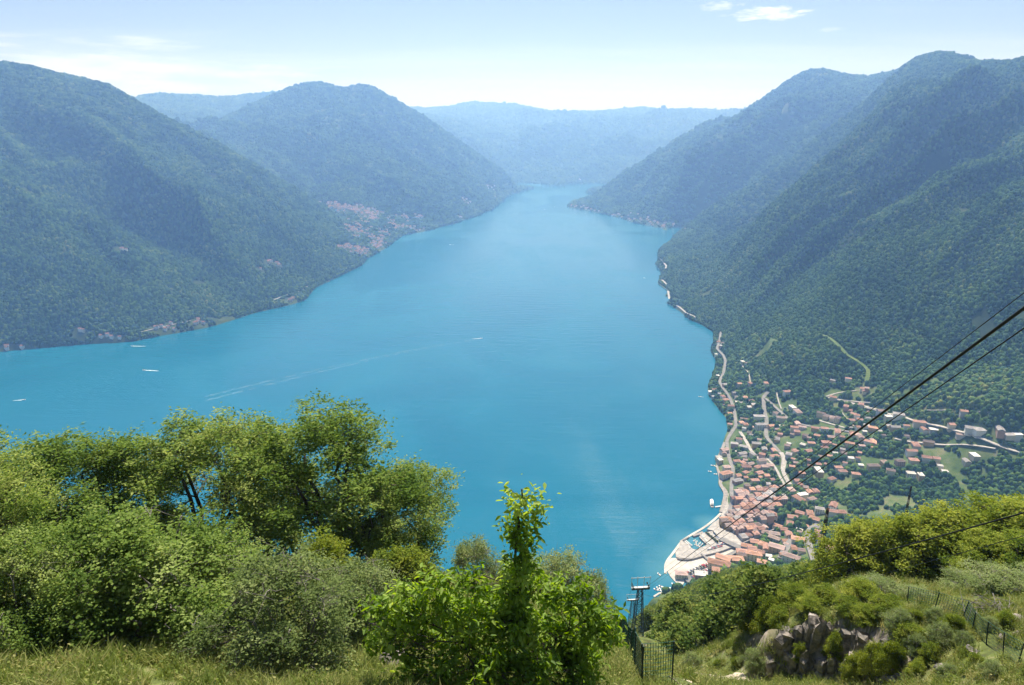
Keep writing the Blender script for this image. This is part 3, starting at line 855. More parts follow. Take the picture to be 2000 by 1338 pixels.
def grow(name, seed, stems, lobes, per_lobe, leaves_per, leaf, spread, mat, bark, r0=0.12, up=0.35, droop=0.0, wide=0.5, fine=False, dead=0, shell=0.55, twig_n=3, flat=0.8):
    """stems: list of polylines; lobes: (x, y, z, rx, ry, rz, weight).  Returns wood mesh, leaf mesh (base at the origin)"""
    rg = np.random.default_rng(seed)
    wood = MB(); anchors = []
    for st in stems:
        P = np.concatenate([wander(st[i], st[i + 1], rg, 4, 0.05)[:-1] for i in range(len(st) - 1)] + [np.array([st[-1]], float)])
        rr = np.linspace(r0, r0 * 0.35, len(P)); rr[0] *= 1.35
        wood.tube(P, list(rr), 7)
        for p, r_ in zip(P[len(P) // 3:], rr[len(P) // 3:]): anchors.append((p, r_))
    A = np.array([a[0] for a in anchors]); AR = np.array([a[1] for a in anchors])
    C, T, S = [], [], []
    for lb in lobes:
        c = np.array(lb[:3]); rad = np.array(lb[3:6]); w = lb[6] if len(lb) > 6 else 1.0
        # a limb into the lobe, from an anchor below it
        d = np.linalg.norm(A - c, axis=1) + np.maximum(A[:, 2] - c[2], 0) * 2.0
        k = d.argmin(); lim = wander(A[k], c, rg, 5, 0.07); rl = AR[k] * 0.6
        wood.tube(lim, list(np.linspace(rl, rl * 0.45, 5)), 6)
        n = max(3, int(per_lobe * w))
        dirs = rg.normal(size=(n, 3)); dirs /= np.linalg.norm(dirs, axis=1)[:, None]
        rad_f = shell + (1.0 - shell) * rg.random(n)
        ctr = c + dirs * rad * rad_f[:, None]
        lt = 0.5 + 0.16 * rg.normal()
        for q, dr in zip(ctr, dirs):
            j = rg.integers(1, 5)
            if rg.random() < 0.55:
                tw = wander(lim[j], q, rg, 4, 0.1); wood.tube(tw, list(np.linspace(rl * 0.38, 0.006 + leaf * 0.02, 4)), 4, cap=False)
            m_ = max(3, int(leaves_per * (0.5 + rg.random())))
            sp = spread * (0.6 + 0.8 * rg.random())
            g = rg.normal(size=(m_, 3)) * sp * np.array([1, 1, flat])
            C.append(q + g); T.append(np.clip(lt + 0.13 * rg.normal() + 0.16 * rg.normal(size=m_), 0, 1)); S.append(leaf * (0.65 + 0.7 * rg.random(m_)))
    for i in range(dead):
        lb = lobes[rg.integers(0, len(lobes))]; c = np.array(lb[:3]); rad = np.array(lb[3:6])
        dr = rg.normal(size=3); dr[2] = abs(dr[2]) * 0.6; dr /= np.linalg.norm(dr)
        a_ = c + dr * rad * 0.5; b_ = c + dr * rad * (1.05 + 0.3 * rg.random())
        tw = wander(a_, b_, rg, 5, 0.06); wood.tube(tw, list(np.linspace(0.022, 0.006, 5)), 4, cap=False)
        for j in range(3):
            e = tw[2 + j % 3] + rg.normal(size=3) * 0.35; wood.tube(wander(tw[1 + j], e, rg, 3, 0.08), [0.012, 0.008, 0.004], 3, cap=False)
    C = np.concatenate(C); T = np.concatenate(T); S = np.concatenate(S)
    C[:, 2] = np.maximum(C[:, 2], 0.12)
    lm = leaves_mesh(name + '_leaves', C, S, mat, rg, up, droop, wide, T, fine)
    wm = wood.mesh(name + '_wood', bark, smooth=True)
    return wm, lm


def auto_lobes(rg, h, w, base, n, r=(0.2, 0.34), top=0.9, column=False, d=None):
    """a ragged crown of n lobes between base and h, width w (depth d)"""
    d = d or w
    L_ = []
    for i in range(n):
        f = (i + 0.5) / n
        z = base + (h * top - base) * f
        env = math.sin(math.pi * min(1, 0.18 + 0.8 * f)) ** 0.6 if not column else 0.8
        a = i * 2.4 + rg.random() * 1.2; rr = math.sqrt(rg.random()) * 0.62 * env
        s = (r[0] + (r[1] - r[0]) * rg.random()) * w * 0.75
        L_.append((math.cos(a) * rr * w * 0.5 * 1.25, math.sin(a) * rr * d * 0.5 * 1.25, z, s, s * d / w, s * (0.75 + 0.4 * rg.random()), 1))
    L_.append((rg.normal() * w * 0.05, 0, h - 0.13 * h, w * 0.17, w * 0.17, h * 0.13, 0.8))
    return L_


BARK = simple_mat('bark', (0.035, 0.028, 0.02), (0.1, 0.085, 0.065), 6.0, 0.95, bump=0.5)
BARK_G = simple_mat('grey_bark', (0.09, 0.08, 0.07), (0.25, 0.23, 0.2), 8.0, 0.95, bump=0.4)
L_ASH = leaf_mat('ash_leaf', (0.06, 0.11, 0.02), (0.165, 0.245, 0.05), (0.35, 0.4, 0.13), 0.46)
L_HAZEL = leaf_mat('hazel_leaf', (0.065, 0.115, 0.024), (0.18, 0.26, 0.058), (0.37, 0.43, 0.155), 0.46)
L_WALNUT = leaf_mat('walnut_leaf', (0.07, 0.14, 0.012), (0.185, 0.3, 0.03), (0.36, 0.46, 0.09), 0.52, noise_scale=1.2, gloss=0.015)
L_ACACIA = leaf_mat('acacia_leaf', (0.06, 0.1, 0.014), (0.17, 0.22, 0.03), (0.34, 0.36, 0.07), 0.42)
L_OAK = leaf_mat('slope_leaf', (0.045, 0.08, 0.018), (0.125, 0.18, 0.04), (0.27, 0.29, 0.085), 0.4, noise_scale=0.3)
L_OLIVE = leaf_mat('dull_leaf', (0.075, 0.11, 0.035), (0.18, 0.235, 0.08), (0.36, 0.4, 0.18), 0.42)


def plant(name, wm, lm, loc, rz, scale, label, cat, group=None, wood='trunk', crown='crown'):
    e = empty(name, loc, rz); e.scale = scale if isinstance(scale, tuple) else (scale,) * 3
    child(wood, wm, e); child(crown, lm, e)
    tag(e, label, cat, group)
    return e


def stand(px, D):
    """foot of a plant on the hillside, at a distance, in the direction of pixel column px (row near 1150)"""
    q_ = Pd(px, 1150, D); return np.array([q_[0], q_[1], float(hill(q_[0], q_[1]))])


def top_height(px, py, D, foot):
    """height that reaches the row py when seen from the terrace"""
    d = px_ray(px, py); t = math.hypot(foot[0], foot[1]) / math.hypot(d[0], d[1])
    return CAM_H + d[2] * t - foot[2]
# ------------------------------------------------------------------ town materials
def wallm(n, c): return simple_mat('plaster_' + n, tuple(v * 0.86 for v in c), c, 0.4, 0.9, rand=0.12)
def roofm(n, c): return simple_mat('tiles_' + n, tuple(v * 0.62 for v in c), tuple(min(1, v * 1.15) for v in c), 0.9, 0.9, detail=8, rand=0.34)


WALLS = {'white': wallm('white', (0.72, 0.7, 0.66)), 'cream': wallm('cream', (0.62, 0.55, 0.42)), 'ochre': wallm('ochre', (0.5, 0.35, 0.18)), 'pink': wallm('pink', (0.52, 0.34, 0.29)), 'grey': wallm('grey', (0.42, 0.41, 0.4)), 'stone': wallm('stone', (0.34, 0.31, 0.27))}
ROOFS = {'red': roofm('red', (0.33, 0.19, 0.15)), 'orange': roofm('orange', (0.42, 0.24, 0.17)), 'pink': roofm('pink', (0.38, 0.275, 0.25)), 'brown': roofm('brown', (0.24, 0.185, 0.165)), 'grey': roofm('grey', (0.33, 0.31, 0.31)), 'pale': roofm('pale', (0.62, 0.6, 0.57))}
M_GLASS = simple_mat('window_glass', (0.03, 0.035, 0.045), rough=0.2, spec=0.5)
M_ROAD = simple_mat('asphalt', (0.16, 0.155, 0.15), (0.23, 0.22, 0.215), 0.15, 0.95)
M_PAVE = simple_mat('pale_paving', (0.27, 0.255, 0.24), (0.42, 0.395, 0.37), 0.2, 0.95, detail=8)
M_GRAVEL = simple_mat('white_gravel', (0.36, 0.34, 0.31), (0.52, 0.5, 0.46), 0.05, 0.95, detail=9)
M_QUAY = simple_mat('quay_stone', (0.2, 0.18, 0.17), (0.32, 0.3, 0.28), 0.3, 0.95)
M_WHITE = simple_mat('white_paint', (0.78, 0.78, 0.76), rough=0.5)
M_BOATDK = simple_mat('boat_cover', (0.1, 0.14, 0.24), rough=0.7)
M_TEAK = simple_mat('deck_wood', (0.3, 0.2, 0.12), (0.4, 0.28, 0.18), 2.0)
M_FOAM = simple_mat('foam', (0.75, 0.82, 0.85), rough=0.9)
M_DARKMETAL = simple_mat('dark_green_steel', (0.02, 0.035, 0.03), (0.035, 0.05, 0.045), 3.0, 0.6)
M_GALV = simple_mat('pale_steel', (0.5, 0.52, 0.52), rough=0.5)
M_GREENFIELD = ground_mat('meadow', [(0.07, 0.11, 0.03), (0.11, 0.16, 0.04), (0.17, 0.19, 0.07)], 0.25, 0.03)


def c1(x, y): return (1240 + x * 0.24, 880 + y * 0.24)
def c2(x, y): return (1360 + x * 0.22427, 620 + y * 0.22427)
def c3(x, y): return (1660 + x * 0.22427, 700 + y * 0.22427)
def c4(x, y): return (1240 + x * 0.2916, 330 + y * 0.2916)
def ch(x, y): return (1280 + x * 0.11211, 1000 + y * 0.11211)
def c8(x, y): return (560 + x * 0.32, 320 + y * 0.32)


def ribbon(name, pts, w, mat, lift=0.7, kind='structure', excl=4.0, flat=None, conv=None, step=8.0, depth=1.6):
    """a road draped on the ground: a strip with thickness, kept clear of trees"""
    P = [on_terr(*p) if flat is None else Pz(p[0], p[1], flat) for p in ([conv(*q) for q in pts] if conv else pts)]
    P = np.array(P); seg = np.linalg.norm(np.diff(P[:, :2], axis=0), axis=1); cum = np.concatenate([[0], np.cumsum(seg)])
    n = max(2, int(cum[-1] / step)); tt = np.linspace(0, cum[-1], n)
    X = np.interp(tt, cum, P[:, 0]); Y = np.interp(tt, cum, P[:, 1])
    for _ in range(2):
        X[1:-1] = (X[:-2] + 2 * X[1:-1] + X[2:]) / 4; Y[1:-1] = (Y[:-2] + 2 * Y[1:-1] + Y[2:]) / 4
    dx, dy = np.gradient(X), np.gradient(Y); l = np.hypot(dx, dy) + 1e-9; nx, ny = -dy / l, dx / l
    if flat is None:
        Z = np.maximum.reduce([terr(X, Y), terr(X + nx * w / 2, Y + ny * w / 2), terr(X - nx * w / 2, Y - ny * w / 2)])
        for _ in range(3): Z[1:-1] = np.maximum((Z[:-2] + 2 * Z[1:-1] + Z[2:]) / 4, Z[1:-1] - 0.3)
        Z = Z + lift
    else: Z = np.full(n, flat)
    V, F = [], []
    for i in range(n):
        for sx, dz in ((w / 2, 0), (-w / 2, 0), (-w / 2, -depth), (w / 2, -depth)):
            V.append((X[i] + nx[i] * sx, Y[i] + ny[i] * sx, Z[i] + dz))
    for i in range(n - 1):
        a, b = i * 4, i * 4 + 4
        F += [(a, a + 1, b + 1, b), (a + 1, a + 2, b + 2, b + 1), (a + 3, a, b, b + 3)]
    F += [(0, 3, 2, 1), (4 * n - 4, 4 * n - 3, 4 * n - 2, 4 * n - 1)]
    o = mesh_obj(name, V, F, mat); tag(o, kind=kind)
    for i in range(n): EXCL.append((X[i], Y[i], w / 2 + excl))
    return o


def slab(name, pts, z, mat, thick=3.0, conv=None, kind='structure', excl=True):
    P = [Pz(*(conv(*p) if conv else p), z) for p in pts]
    n = len(P)
    V = [tuple(p) for p in P] + [(p[0], p[1], z - thick) for p in P]
    a = sum(P[i][0] * P[(i + 1) % n][1] - P[(i + 1) % n][0] * P[i][1] for i in range(n))
    top = list(range(n)) if a > 0 else list(reversed(range(n)))
    F = [tuple(top)] + [(i, (i + 1) % n, n + (i + 1) % n, n + i) if a < 0 else ((i + 1) % n, i, n + i, n + (i + 1) % n) for i in range(n)]
    o = mesh_obj(name, V, F, mat)
    if kind: tag(o, kind=kind)
    if excl:
        Q = np.array(P)[:, :2]; c = Q.mean(0)
        lo, hi = Q.min(0), Q.max(0)
        gx, gy = np.meshgrid(np.arange(lo[0], hi[0] + 9, 9), np.arange(lo[1], hi[1] + 9, 9)); gx, gy = gx.ravel(), gy.ravel()
        ins = np.zeros(len(gx), bool)
        for i in range(n):
            x0, y0 = Q[i]; x1, y1 = Q[(i + 1) % n]
            cond = ((y0 > gy) != (y1 > gy)) & (gx < (x1 - x0) * (gy - y0) / (y1 - y0 + 1e-12) + x0); ins ^= cond
        for X, Y in zip(gx[ins], gy[ins]): EXCL.append((X, Y, 9.5))
        for q_ in Q: EXCL.append((q_[0], q_[1], 5))
    return o


# roads
ribbon('lake_road', [(1452, 1074), (1439, 1062), (1423, 1052), (1408, 1043), (1397, 1033), (1394, 1025), (1400, 1016), (1422, 1005), (1430, 981), (1428, 959), (1430, 935), (1432, 918), (1423, 893), (1419, 862), (1426, 850), (1438, 832), (1434, 804), (1427, 781), (1409, 757),
                     (1405, 746), (1414, 725), (1417, 707), (1413, 696), (1400, 683), (1405, 667), (1408, 650)], 7, M_ROAD, 1.0)
ribbon('street', [(380, 1000), (420, 1060), (470, 1160), (560, 1250), (690, 1330)], 7, M_PAVE, conv=c2)
ribbon('hill_road', [(625, 655), (580, 700), (590, 800), (612, 900), (605, 1040), (640, 1090), (690, 1140), (760, 1220), (750, 1330)], 8, M_ROAD, conv=c2)
ribbon('hill_road', [(600, 712), (700, 800), (810, 900), (1000, 955), (1340, 1000)], 7, M_ROAD, conv=c2)
ribbon('valley_road', [(0, 395), (200, 450), (300, 490), (560, 560), (760, 600), (860, 630), (1010, 670), (1150, 720), (1300, 780), (1420, 815), (1516, 830), (1700, 850)], 8, M_PAVE, conv=c3)
ribbon('valley_road', [(390, 705), (530, 740), (700, 745), (880, 760), (1040, 770), (1180, 790), (1265, 797)], 6, M_PAVE, conv=c3)
ribbon('terrace_lane', [(1130, 700), (1240, 725), (1500, 790), (1600, 815)], 6, M_PAVE, conv=c2)
ribbon('terrace_lane', [(1220, 718), (1380, 738), (1510, 752)], 5, M_PAVE, conv=c2)
ribbon('terrace_lane', [(1130, 690), (1260, 650), (1400, 640)], 4, M_PAVE, conv=c2)
ribbon('terrace_lane', [(1250, 815), (1300, 880), (1370, 950)], 4, M_PAVE, conv=c2)
ribbon('terrace_lane', [(990, 885), (1150, 925), (1290, 965)], 5, M_PAVE, conv=c2)
ribbon('street', [(1190, 20), (1222, 80), (1200, 160), (1232, 240), (1262, 280)], 8, M_PAVE, conv=c1)
ribbon('street', [(1075, 70), (1150, 150), (1170, 200), (1218, 282)], 5, M_PAVE, conv=c1)
ribbon('bypass_road', [(1470, 960), (1445, 880), (1420, 800), (1402, 700), (1410, 660), (1440, 632), (1500, 605)], 9, M_ROAD, conv=c1)
ribbon('bypass_road', [(1185, 890), (1215, 830), (1245, 780), (1275, 735)], 10, M_ROAD, conv=c1)
ribbon('shore_road', [(160, 598), (185, 622), (210, 650), (205, 672)], 8, M_PAVE, conv=c4)
ribbon('shore_road', [(222, 818), (228, 850), (230, 880)], 8, M_PAVE, conv=c4)
ribbon('shore_road', [(180, 745), (200, 762), (212, 780)], 9, M_PAVE, conv=c4)
ribbon('shore_road', [(265, 915), (290, 920), (315, 942), (345, 968), (402, 996)], 7, M_PAVE, conv=c4)
ribbon('shore_road', [(275, 649), (300, 643), (340, 634), (372, 627)], 5, M_PAVE)
ribbon('shore_road', [(535, 586), (560, 577), (590, 569), (600, 560)], 5, M_PAVE)
ribbon('hill_track', [(1100, 160 + 0), (1180, 200), (1290, 320), (1420, 400), (1505, 470), (1480, 570)], 9, M_GREENFIELD, conv=c2, excl=2)
ribbon('footpath', [(650, 455), (770, 462), (900, 458)], 3, M_PAVE, conv=c3)
ribbon('footpath', [(1120, 470), (1200, 480)], 3, M_PAVE, conv=c3)
ribbon('footpath', [(400, 425), (440, 470), (470, 570)], 3, M_PAVE, conv=c2)
ribbon('footpath', [(700, 660), (715, 740), (740, 800)], 3, M_PAVE, conv=c2)

# river mouth, beach, quays
slab('beach', [(165, 900), (190, 1000), (260, 1120), (360, 1230), (470, 1290), (520, 1180), (470, 1130), (560, 1040), (900, 880), (1180, 770), (1440, 640), (1400, 570), (1100, 690), (860, 760), (640, 830), (420, 800), (280, 800)], 1.1, M_GRAVEL, 3, conv=ch)
slab('river_bed', [(1440, 640), (1640, 540), (1784, 470), (1960, 400), (2230, 265), (2210, 230), (1900, 370), (1700, 440), (1400, 570)], 1.4, M_GRAVEL, 3, conv=ch)
slab('quay', [(360, 780), (350, 700), (400, 640), (435, 500), (455, 490), (575, 575), (650, 640), (700, 655), (800, 620), (900, 570), (760, 430), (820, 365), (1000, 330), (1010, 380), (1130, 470), (1290, 545), (1385, 580), (1130, 680), (860, 740), (640, 810), (420, 800)], 3.2, M_PAVE, 5, conv=ch)
slab('quay', [(1145, 90), (1000, 190), (900, 300), (1000, 320), (1120, 455), (1300, 540), (1480, 600), (1560, 560), (1400, 400), (1250, 330), (1120, 270), (1120, 160), (1180, 90)], 3.4, M_PAVE, 5, conv=ch)
slab('quay', [(640, 360 + 40), (670, 425), (840, 365), (820, 335)], 2.6, M_QUAY, 5, conv=ch)
slab('quay', [(430, 500), (460, 480), (575, 420), (590, 435), (470, 500), (580, 580), (560, 590)], 2.4, M_QUAY, 5, conv=ch)
slab('car_park', [(520, 1180), (600, 1270), (700, 1230), (880, 1090), (980, 1000), (960, 960), (1060, 900), (1280, 780), (1440, 690), (1440, 640), (1180, 770), (900, 880), (560, 1040), (470, 1130)], 3.6, M_ROAD, 5, conv=ch)
slab('promenade', [(690, 590), (700, 530), (740, 440), (760, 350), (785, 335), (800, 420), (780, 500), (745, 570)], 3.3, M_PAVE, 4, conv=c1)
# stone sea wall along the town's water front
ribbon('sea_wall', [(1410, 1000), (1415, 985), (1419, 962), (1408, 947), (1409, 933), (1403, 912), (1405, 895), (1417, 864)], 9, M_QUAY, flat=2.6, excl=1, depth=5)
ribbon('sea_wall', [(1300, 1120), (1299, 1100), (1317, 1077), (1332, 1056), (1347, 1046), (1374, 1031), (1394, 1016), (1409, 1001)], 4, M_GRAVEL, flat=0.75, excl=2, depth=3)
# river walls
ribbon('river_wall', [(380, 800), (470, 835), (640, 818), (860, 745), (1130, 685), (1395, 580)], 1.2, M_QUAY, flat=4.0, conv=ch, depth=4)
ribbon('river_wall', [(1500, 545), (1784, 425), (2200, 235)], 1.6, M_QUAY, flat=7.0, conv=ch, depth=7)
# bridges over the river
ob = ribbon('road_bridge', [(1130, 455), (1300, 540), (1500, 620), (1700, 700)], 11, M_ROAD, flat=6.2, conv=ch, depth=1.4); tag(ob, kind='structure')
ob = ribbon('footbridge', [(800, 720), (900, 800), (985, 870)], 3, M_QUAY, flat=4.6, conv=ch, depth=0.8)
tag(ob, 'narrow grey footbridge over the gravel river mouth', 'footbridge')
del ob['kind']

# meadows
for p in [c3(200, 900), c3(150, 940), c3(100, 900), c3(950, 720), c3(1040, 740), c3(720, 830), c3(800, 860), c3(1080, 800), c3(1180, 800), c3(880, 920),
          c2(850, 1090), c2(800, 1130), c2(760, 1060), c2(1200, 660), c2(800, 760)]:
    q_ = on_terr(*p); EXCL.append((q_[0], q_[1], 20))

# ------------------------------------------------------------------ houses
U_WALL = MB().box(-0.5, 0.5, -0.5, 0.5, -0.6, 1.0)


def roof_mesh(kind):
    b = MB(); e = 0.56
    if kind == 'hip':
        lo = [(-e, -e, 0), (e, -e, 0), (e, e, 0), (-e, e, 0)]; r0, r1 = (-0.22, 0, 1), (0.22, 0, 1)
        b.v = lo + [r0, r1] + [(x, y, -0.12) for x, y, z in lo]
        b.f = [(0, 1, 5, 4), (1, 2, 5), (2, 3, 4, 5), (3, 0, 4), (6, 7, 1, 0), (7, 8, 2, 1), (8, 9, 3, 2), (9, 6, 0, 3), (9, 8, 7, 6)]
    elif kind == 'gable':
        b.v = [(-e, -e, -0.1), (e, -e, -0.1), (e, e, -0.1), (-e, e, -0.1), (-e, 0, 1), (e, 0, 1), (-e, -e, -0.25), (e, -e, -0.25), (e, e, -0.25), (-e, e, -0.25)]
        b.f = [(0, 1, 5, 4), (2, 3, 4, 5), (1, 2, 5), (3, 0, 4), (6, 7, 1, 0), (7, 8, 2, 1), (8, 9, 3, 2), (9, 6, 0, 3), (9, 8, 7, 6)]
    else:
        b.box(-0.52, 0.52, -0.52, 0.52, 0, 0.3)
    return b


ROOF_ME = {}
for kd in ('hip', 'gable', 'flat'):
    for rn, rm in ROOFS.items(): ROOF_ME[kd, rn] = roof_mesh(kd).mesh('roof_' + kd, rm)
WALL_ME = {n_: U_WALL.mesh('wall_' + n_, m_) for n_, m_ in WALLS.items()}
CHIM_ME = MB().box(-0.5, 0.5, -0.5, 0.5, 0, 1).box(-0.65, 0.65, -0.65, 0.65, 1.0, 1.15).mesh('chimney', WALLS['stone'])
WIN_ME = MB().box(-0.5, 0.5, -0.04, 0.04, -0.5, 0.5).mesh('window', M_GLASS)
N_HOUSE = [0]; PLACED = []
NUMW = {1: 'one', 2: 'two', 3: 'three', 4: 'four', 5: 'five'}


def house(p, w, d, storeys, rz, wall, roof, kind, zone, group, windows=0, chimney=False, roofh=None, noun='house'):
    x, y, z = p
    h = storeys * 3.0 + 0.6
    e = empty('house', (x, y, z), rz)
    child('wall', WALL_ME[wall], e, scale=(w, d, h))
    rh = roofh if roofh is not None else (0.22 * min(w, d) if kind != 'flat' else 1.4)
    rf = child('roof', ROOF_ME[kind, roof], e, loc=(0, 0, h + (0.12 * rh if kind == 'gable' else 0)), scale=(w, d, rh))
    if chimney:
        c_ = child('chimney', CHIM_ME, rf, loc=(0.22, 0.16, 0.45)); c_.scale = (0.9 / w, 0.9 / d, 1.7 / rh)
    if windows:
        # the two fronts that look towards the terrace
        cand = []
        for ax, (nx, ny) in enumerate(((1, 0), (-1, 0), (0, 1), (0, -1))):
            gx, gy = nx * math.cos(rz) - ny * math.sin(rz), nx * math.sin(rz) + ny * math.cos(rz)
            cand.append((gx * (-x) + gy * (-y), nx, ny))
        cand.sort(reverse=True)
        for _, nx, ny in cand[:2]:
            L_ = d if nx else w; cols = max(2, int(L_ / 3.2)); cols = min(cols, 4)
            for st in range(min(storeys, 4)):
                for c_ in range(cols):
                    u_ = (c_ + 0.5) / cols * L_ - L_ / 2; zc_ = 1.9 + 3.0 * st
                    if nx: child('window', WIN_ME, e, loc=(nx * w / 2, u_, zc_), rot=(0, 0, R(90)), scale=(1.1, 1, 1.6))
                    else: child('window', WIN_ME, e, loc=(u_, ny * d / 2, zc_), scale=(1.1, 1, 1.6))
    size = 'large' if max(w, d) > 17 else ('small' if max(w, d) < 9.5 else 'mid-sized')
    shape = {'hip': 'hipped', 'gable': 'gabled', 'flat': 'flat'}[kind]
    tag(e, f'{size} {wall} {NUMW[min(storeys, 5)]}-storey {noun} with {shape} {roof} roof {zone}', 'house', group + f', {size} {wall} {NUMW[min(storeys, 5)]}-storey {shape} {roof}')
    EXCL.append((x, y, max(w, d) * 0.62 + 1.5)); PLACED.append((x, y, max(w, d)))
    N_HOUSE[0] += 1
    return e


def inside(x, y, Q):
    r_ = False; n = len(Q)
    for i in range(n):
        x0, y0 = Q[i][:2]; x1, y1 = Q[(i + 1) % n][:2]
        if (y0 > y) != (y1 > y) and x < (x1 - x0) * (y - y0) / (y1 - y0) + x0: r_ = not r_
    return r_


HR = random.Random(21)
# the old quarter, roofs packed wall to wall between the lake road and the river
OLD = [Pz(*c1(*p), 10) for p in [(800, 350), (830, 330), (960, 340), (1130, 360), (1200, 400), (1210, 470), (1130, 520), (1080, 600), (1010, 690), (860, 700), (820, 640), (700, 590), (710, 560), (800, 500)]]
oc = np.mean(OLD, axis=0)
ang0 = R(8)
gx = 12.2
for i in range(-9, 10):
    for j in range(-12, 13):
        lx, ly = i * gx + HR.uniform(-1.6, 1.6) + (j % 2) * 3, j * 11.0 + HR.uniform(-1.5, 1.5)
        x = oc[0] + lx * math.cos(ang0) - ly * math.sin(ang0); y = oc[1] + lx * math.sin(ang0) + ly * math.cos(ang0)
        if not inside(x, y, OLD) or HR.random() < 0.06: continue
        z = max(float(terr(x, y)), 3.5)
        w, d = HR.uniform(9.5, 13.5), HR.uniform(8.5, 11.5)
        if HR.random() < 0.4: w, d = d, w
        house((x, y, z), w, d, HR.choice([2, 3, 3, 4]), ang0 + HR.choice([0, 0, R(90)]) + HR.uniform(-0.16, 0.16), HR.choice(['cream', 'white', 'pink', 'ochre', 'stone', 'grey']), HR.choice(['red', 'red', 'orange', 'pink', 'pink', 'brown', 'brown', 'grey']),
              HR.choice(['hip', 'gable', 'gable']), 'in the packed old quarter', 'old quarter houses', windows=1 if HR.random() < 0.55 else 0, chimney=HR.random() < 0.6)


def batch(conv, pts, zone, group, ang, wn=0.0, base=12.5):
    for p in pts:
        cx_p, cy_p, rc = p[0], p[1], p[2]; sz = p[3] if len(p) > 3 else 1.0
        q_ = on_terr(*conv(cx_p, cy_p), zmin=2.5)
        if any((q_[0] - a_) ** 2 + (q_[1] - b_) ** 2 < (5.0) ** 2 for a_, b_, _ in PLACED): continue
        roof = {'r': 'red', 'o': 'orange', 'p': 'pink', 'b': 'brown', 'g': 'grey', 'w': 'pale'}[rc]
        kind = 'flat' if rc == 'w' else HR.choice(['hip', 'hip', 'gable'])
        w = base * sz * HR.uniform(0.9, 1.15); d = base * 0.78 * HR.uniform(0.85, 1.1) * (sz ** 0.4)
        house(q_, w, d, HR.choice([2, 2, 3]) + (1 if sz > 1.4 else 0), ang + HR.uniform(-0.3, 0.3) + HR.choice([0, 0, R(90)]), HR.choice(['white', 'white', 'cream', 'cream', 'pink', 'grey', 'ochre']), roof, kind, zone, group, windows=1 if HR.random() < wn else 0, chimney=HR.random() < 0.4)


batch(c1, [(740, 590, 'o', 1.7), (900, 675, 'o', 1.7), (975, 660, 'r', 1.2), (740, 215, 'o', 1.7), (745, 165, 'p'), (725, 25, 'p', 1.2), (835, 265, 'g', 1.3), (680, 75, 'w'), (690, 105, 'w', 0.8)], 'facing the lake road at the water', 'lakefront houses', R(8), 1.0)
batch(c1, [(1410, 25, 'r'), (1300, 35, 'r'), (1135, 65, 'r', 1.2), (870, 55, 'g', 1.2), (830, 105, 'r'), (880, 120, 'r'), (905, 150, 'r', 1.2), (1000, 155, 'r'), (1010, 205, 'r'), (975, 275, 'r'), (1130, 320, 'r'), (1270, 340, 'p', 1.2), (1350, 215, 'r'), (1490, 205, 'w', 1.9), (1655, 160, 'r'), (1690, 192, 'r'), (1600, 250, 'r'),
           (1420, 360, 'o'), (1360, 392, 'w', 1.3), (1470, 350, 'r'), (1330, 425, 'o', 1.8), (1440, 415, 'p', 1.2), (1030, 110, 'b', 1.3), (960, 60, 'g'), (1130, 20, 'r'), (1060, 150, 'p', 1.2), (900, 200, 'r', 0.8), (940, 130, 'b')],
      'among gardens above the old quarter', 'garden houses above the old quarter', R(14), 0.35)
batch(c1, [(1340, 530, 'r', 1.2), (1420, 545, 'o', 1.2), (1280, 565, 'r', 1.2), (1260, 620, 'r', 1.2), (1165, 640, 'o', 1.2), (1210, 665, 'r'), (1070, 705, 'p', 1.3), (1135, 700, 'b', 1.2), (1130, 735, 'b', 1.2), (1250, 705, 'r'), (1325, 745, 'o', 1.4), (1150, 820, 'p', 1.7), (975, 765, 'r', 1.1), (1035, 785, 'o', 1.1), (1065, 810, 'r', 1.1), (905, 800, 'o', 1.3),
           (950, 822, 'r', 1.1), (870, 845, 'r', 1.2), (1020, 850, 'r'), (965, 890, 'o', 1.6), (815, 920, 'o', 1.7), (715, 925, 'o', 1.9), (680, 968, 'o', 2.3), (655, 1020, 'o', 1.2), (1030, 945, 'o'), (535, 1045, 'w', 1.4), (1265, 900, 'p', 1.8), (1500, 690, 'r'), (1495, 720, 'r'), (1590, 840, 'r'), (1550, 830, 'r'), (1610, 480, 'r', 1.3),
           (1600, 530, 'r', 1.2), (1680, 525, 'r'), (1500, 510, 'g', 1.2), (1130, 550, 'r'), (1455, 590, 'o', 1.2), (870, 870, 'b'), (1480, 650, 'g'), (375, 1025, 'p', 1.2)],
      'on the far bank past the river bridge', 'houses past the bridge', R(-22), 0.6)
batch(c2, [(400, 410, 'w', 0.8), (250, 600, 'g'), (470, 600, 'o'), (375, 605, 'o', 0.8), (605, 600, 'o'), (790, 675, 'r', 1.3), (425, 725, 'o'), (480, 745, 'r'), (160, 645, 'r'), (120, 665, 'w', 0.8), (150, 705, 'g', 0.8), (230, 715, 'r'), (255, 745, 'o'), (300, 800, 'r'), (835, 800, 'w', 1.4), (700, 860, 'b', 1.3), (545, 890, 'g', 1.7),
           (395, 935, 'o'), (430, 952, 'o'), (560, 975, 'g', 1.7), (650, 965, 'o'), (190, 225, 'r', 0.8), (225, 245, 'p', 0.8), (210, 270, 'w', 0.7), (440, 415, 'b', 0.8), (170, 345, 'w', 0.7), (185, 525, 'w', 0.7), (880, 850, 'p', 1.6), (460, 800, 'w'), (500, 790, 'g')],
      'along the shore road on the wooded slope', 'shore road houses', R(10), 0.1)
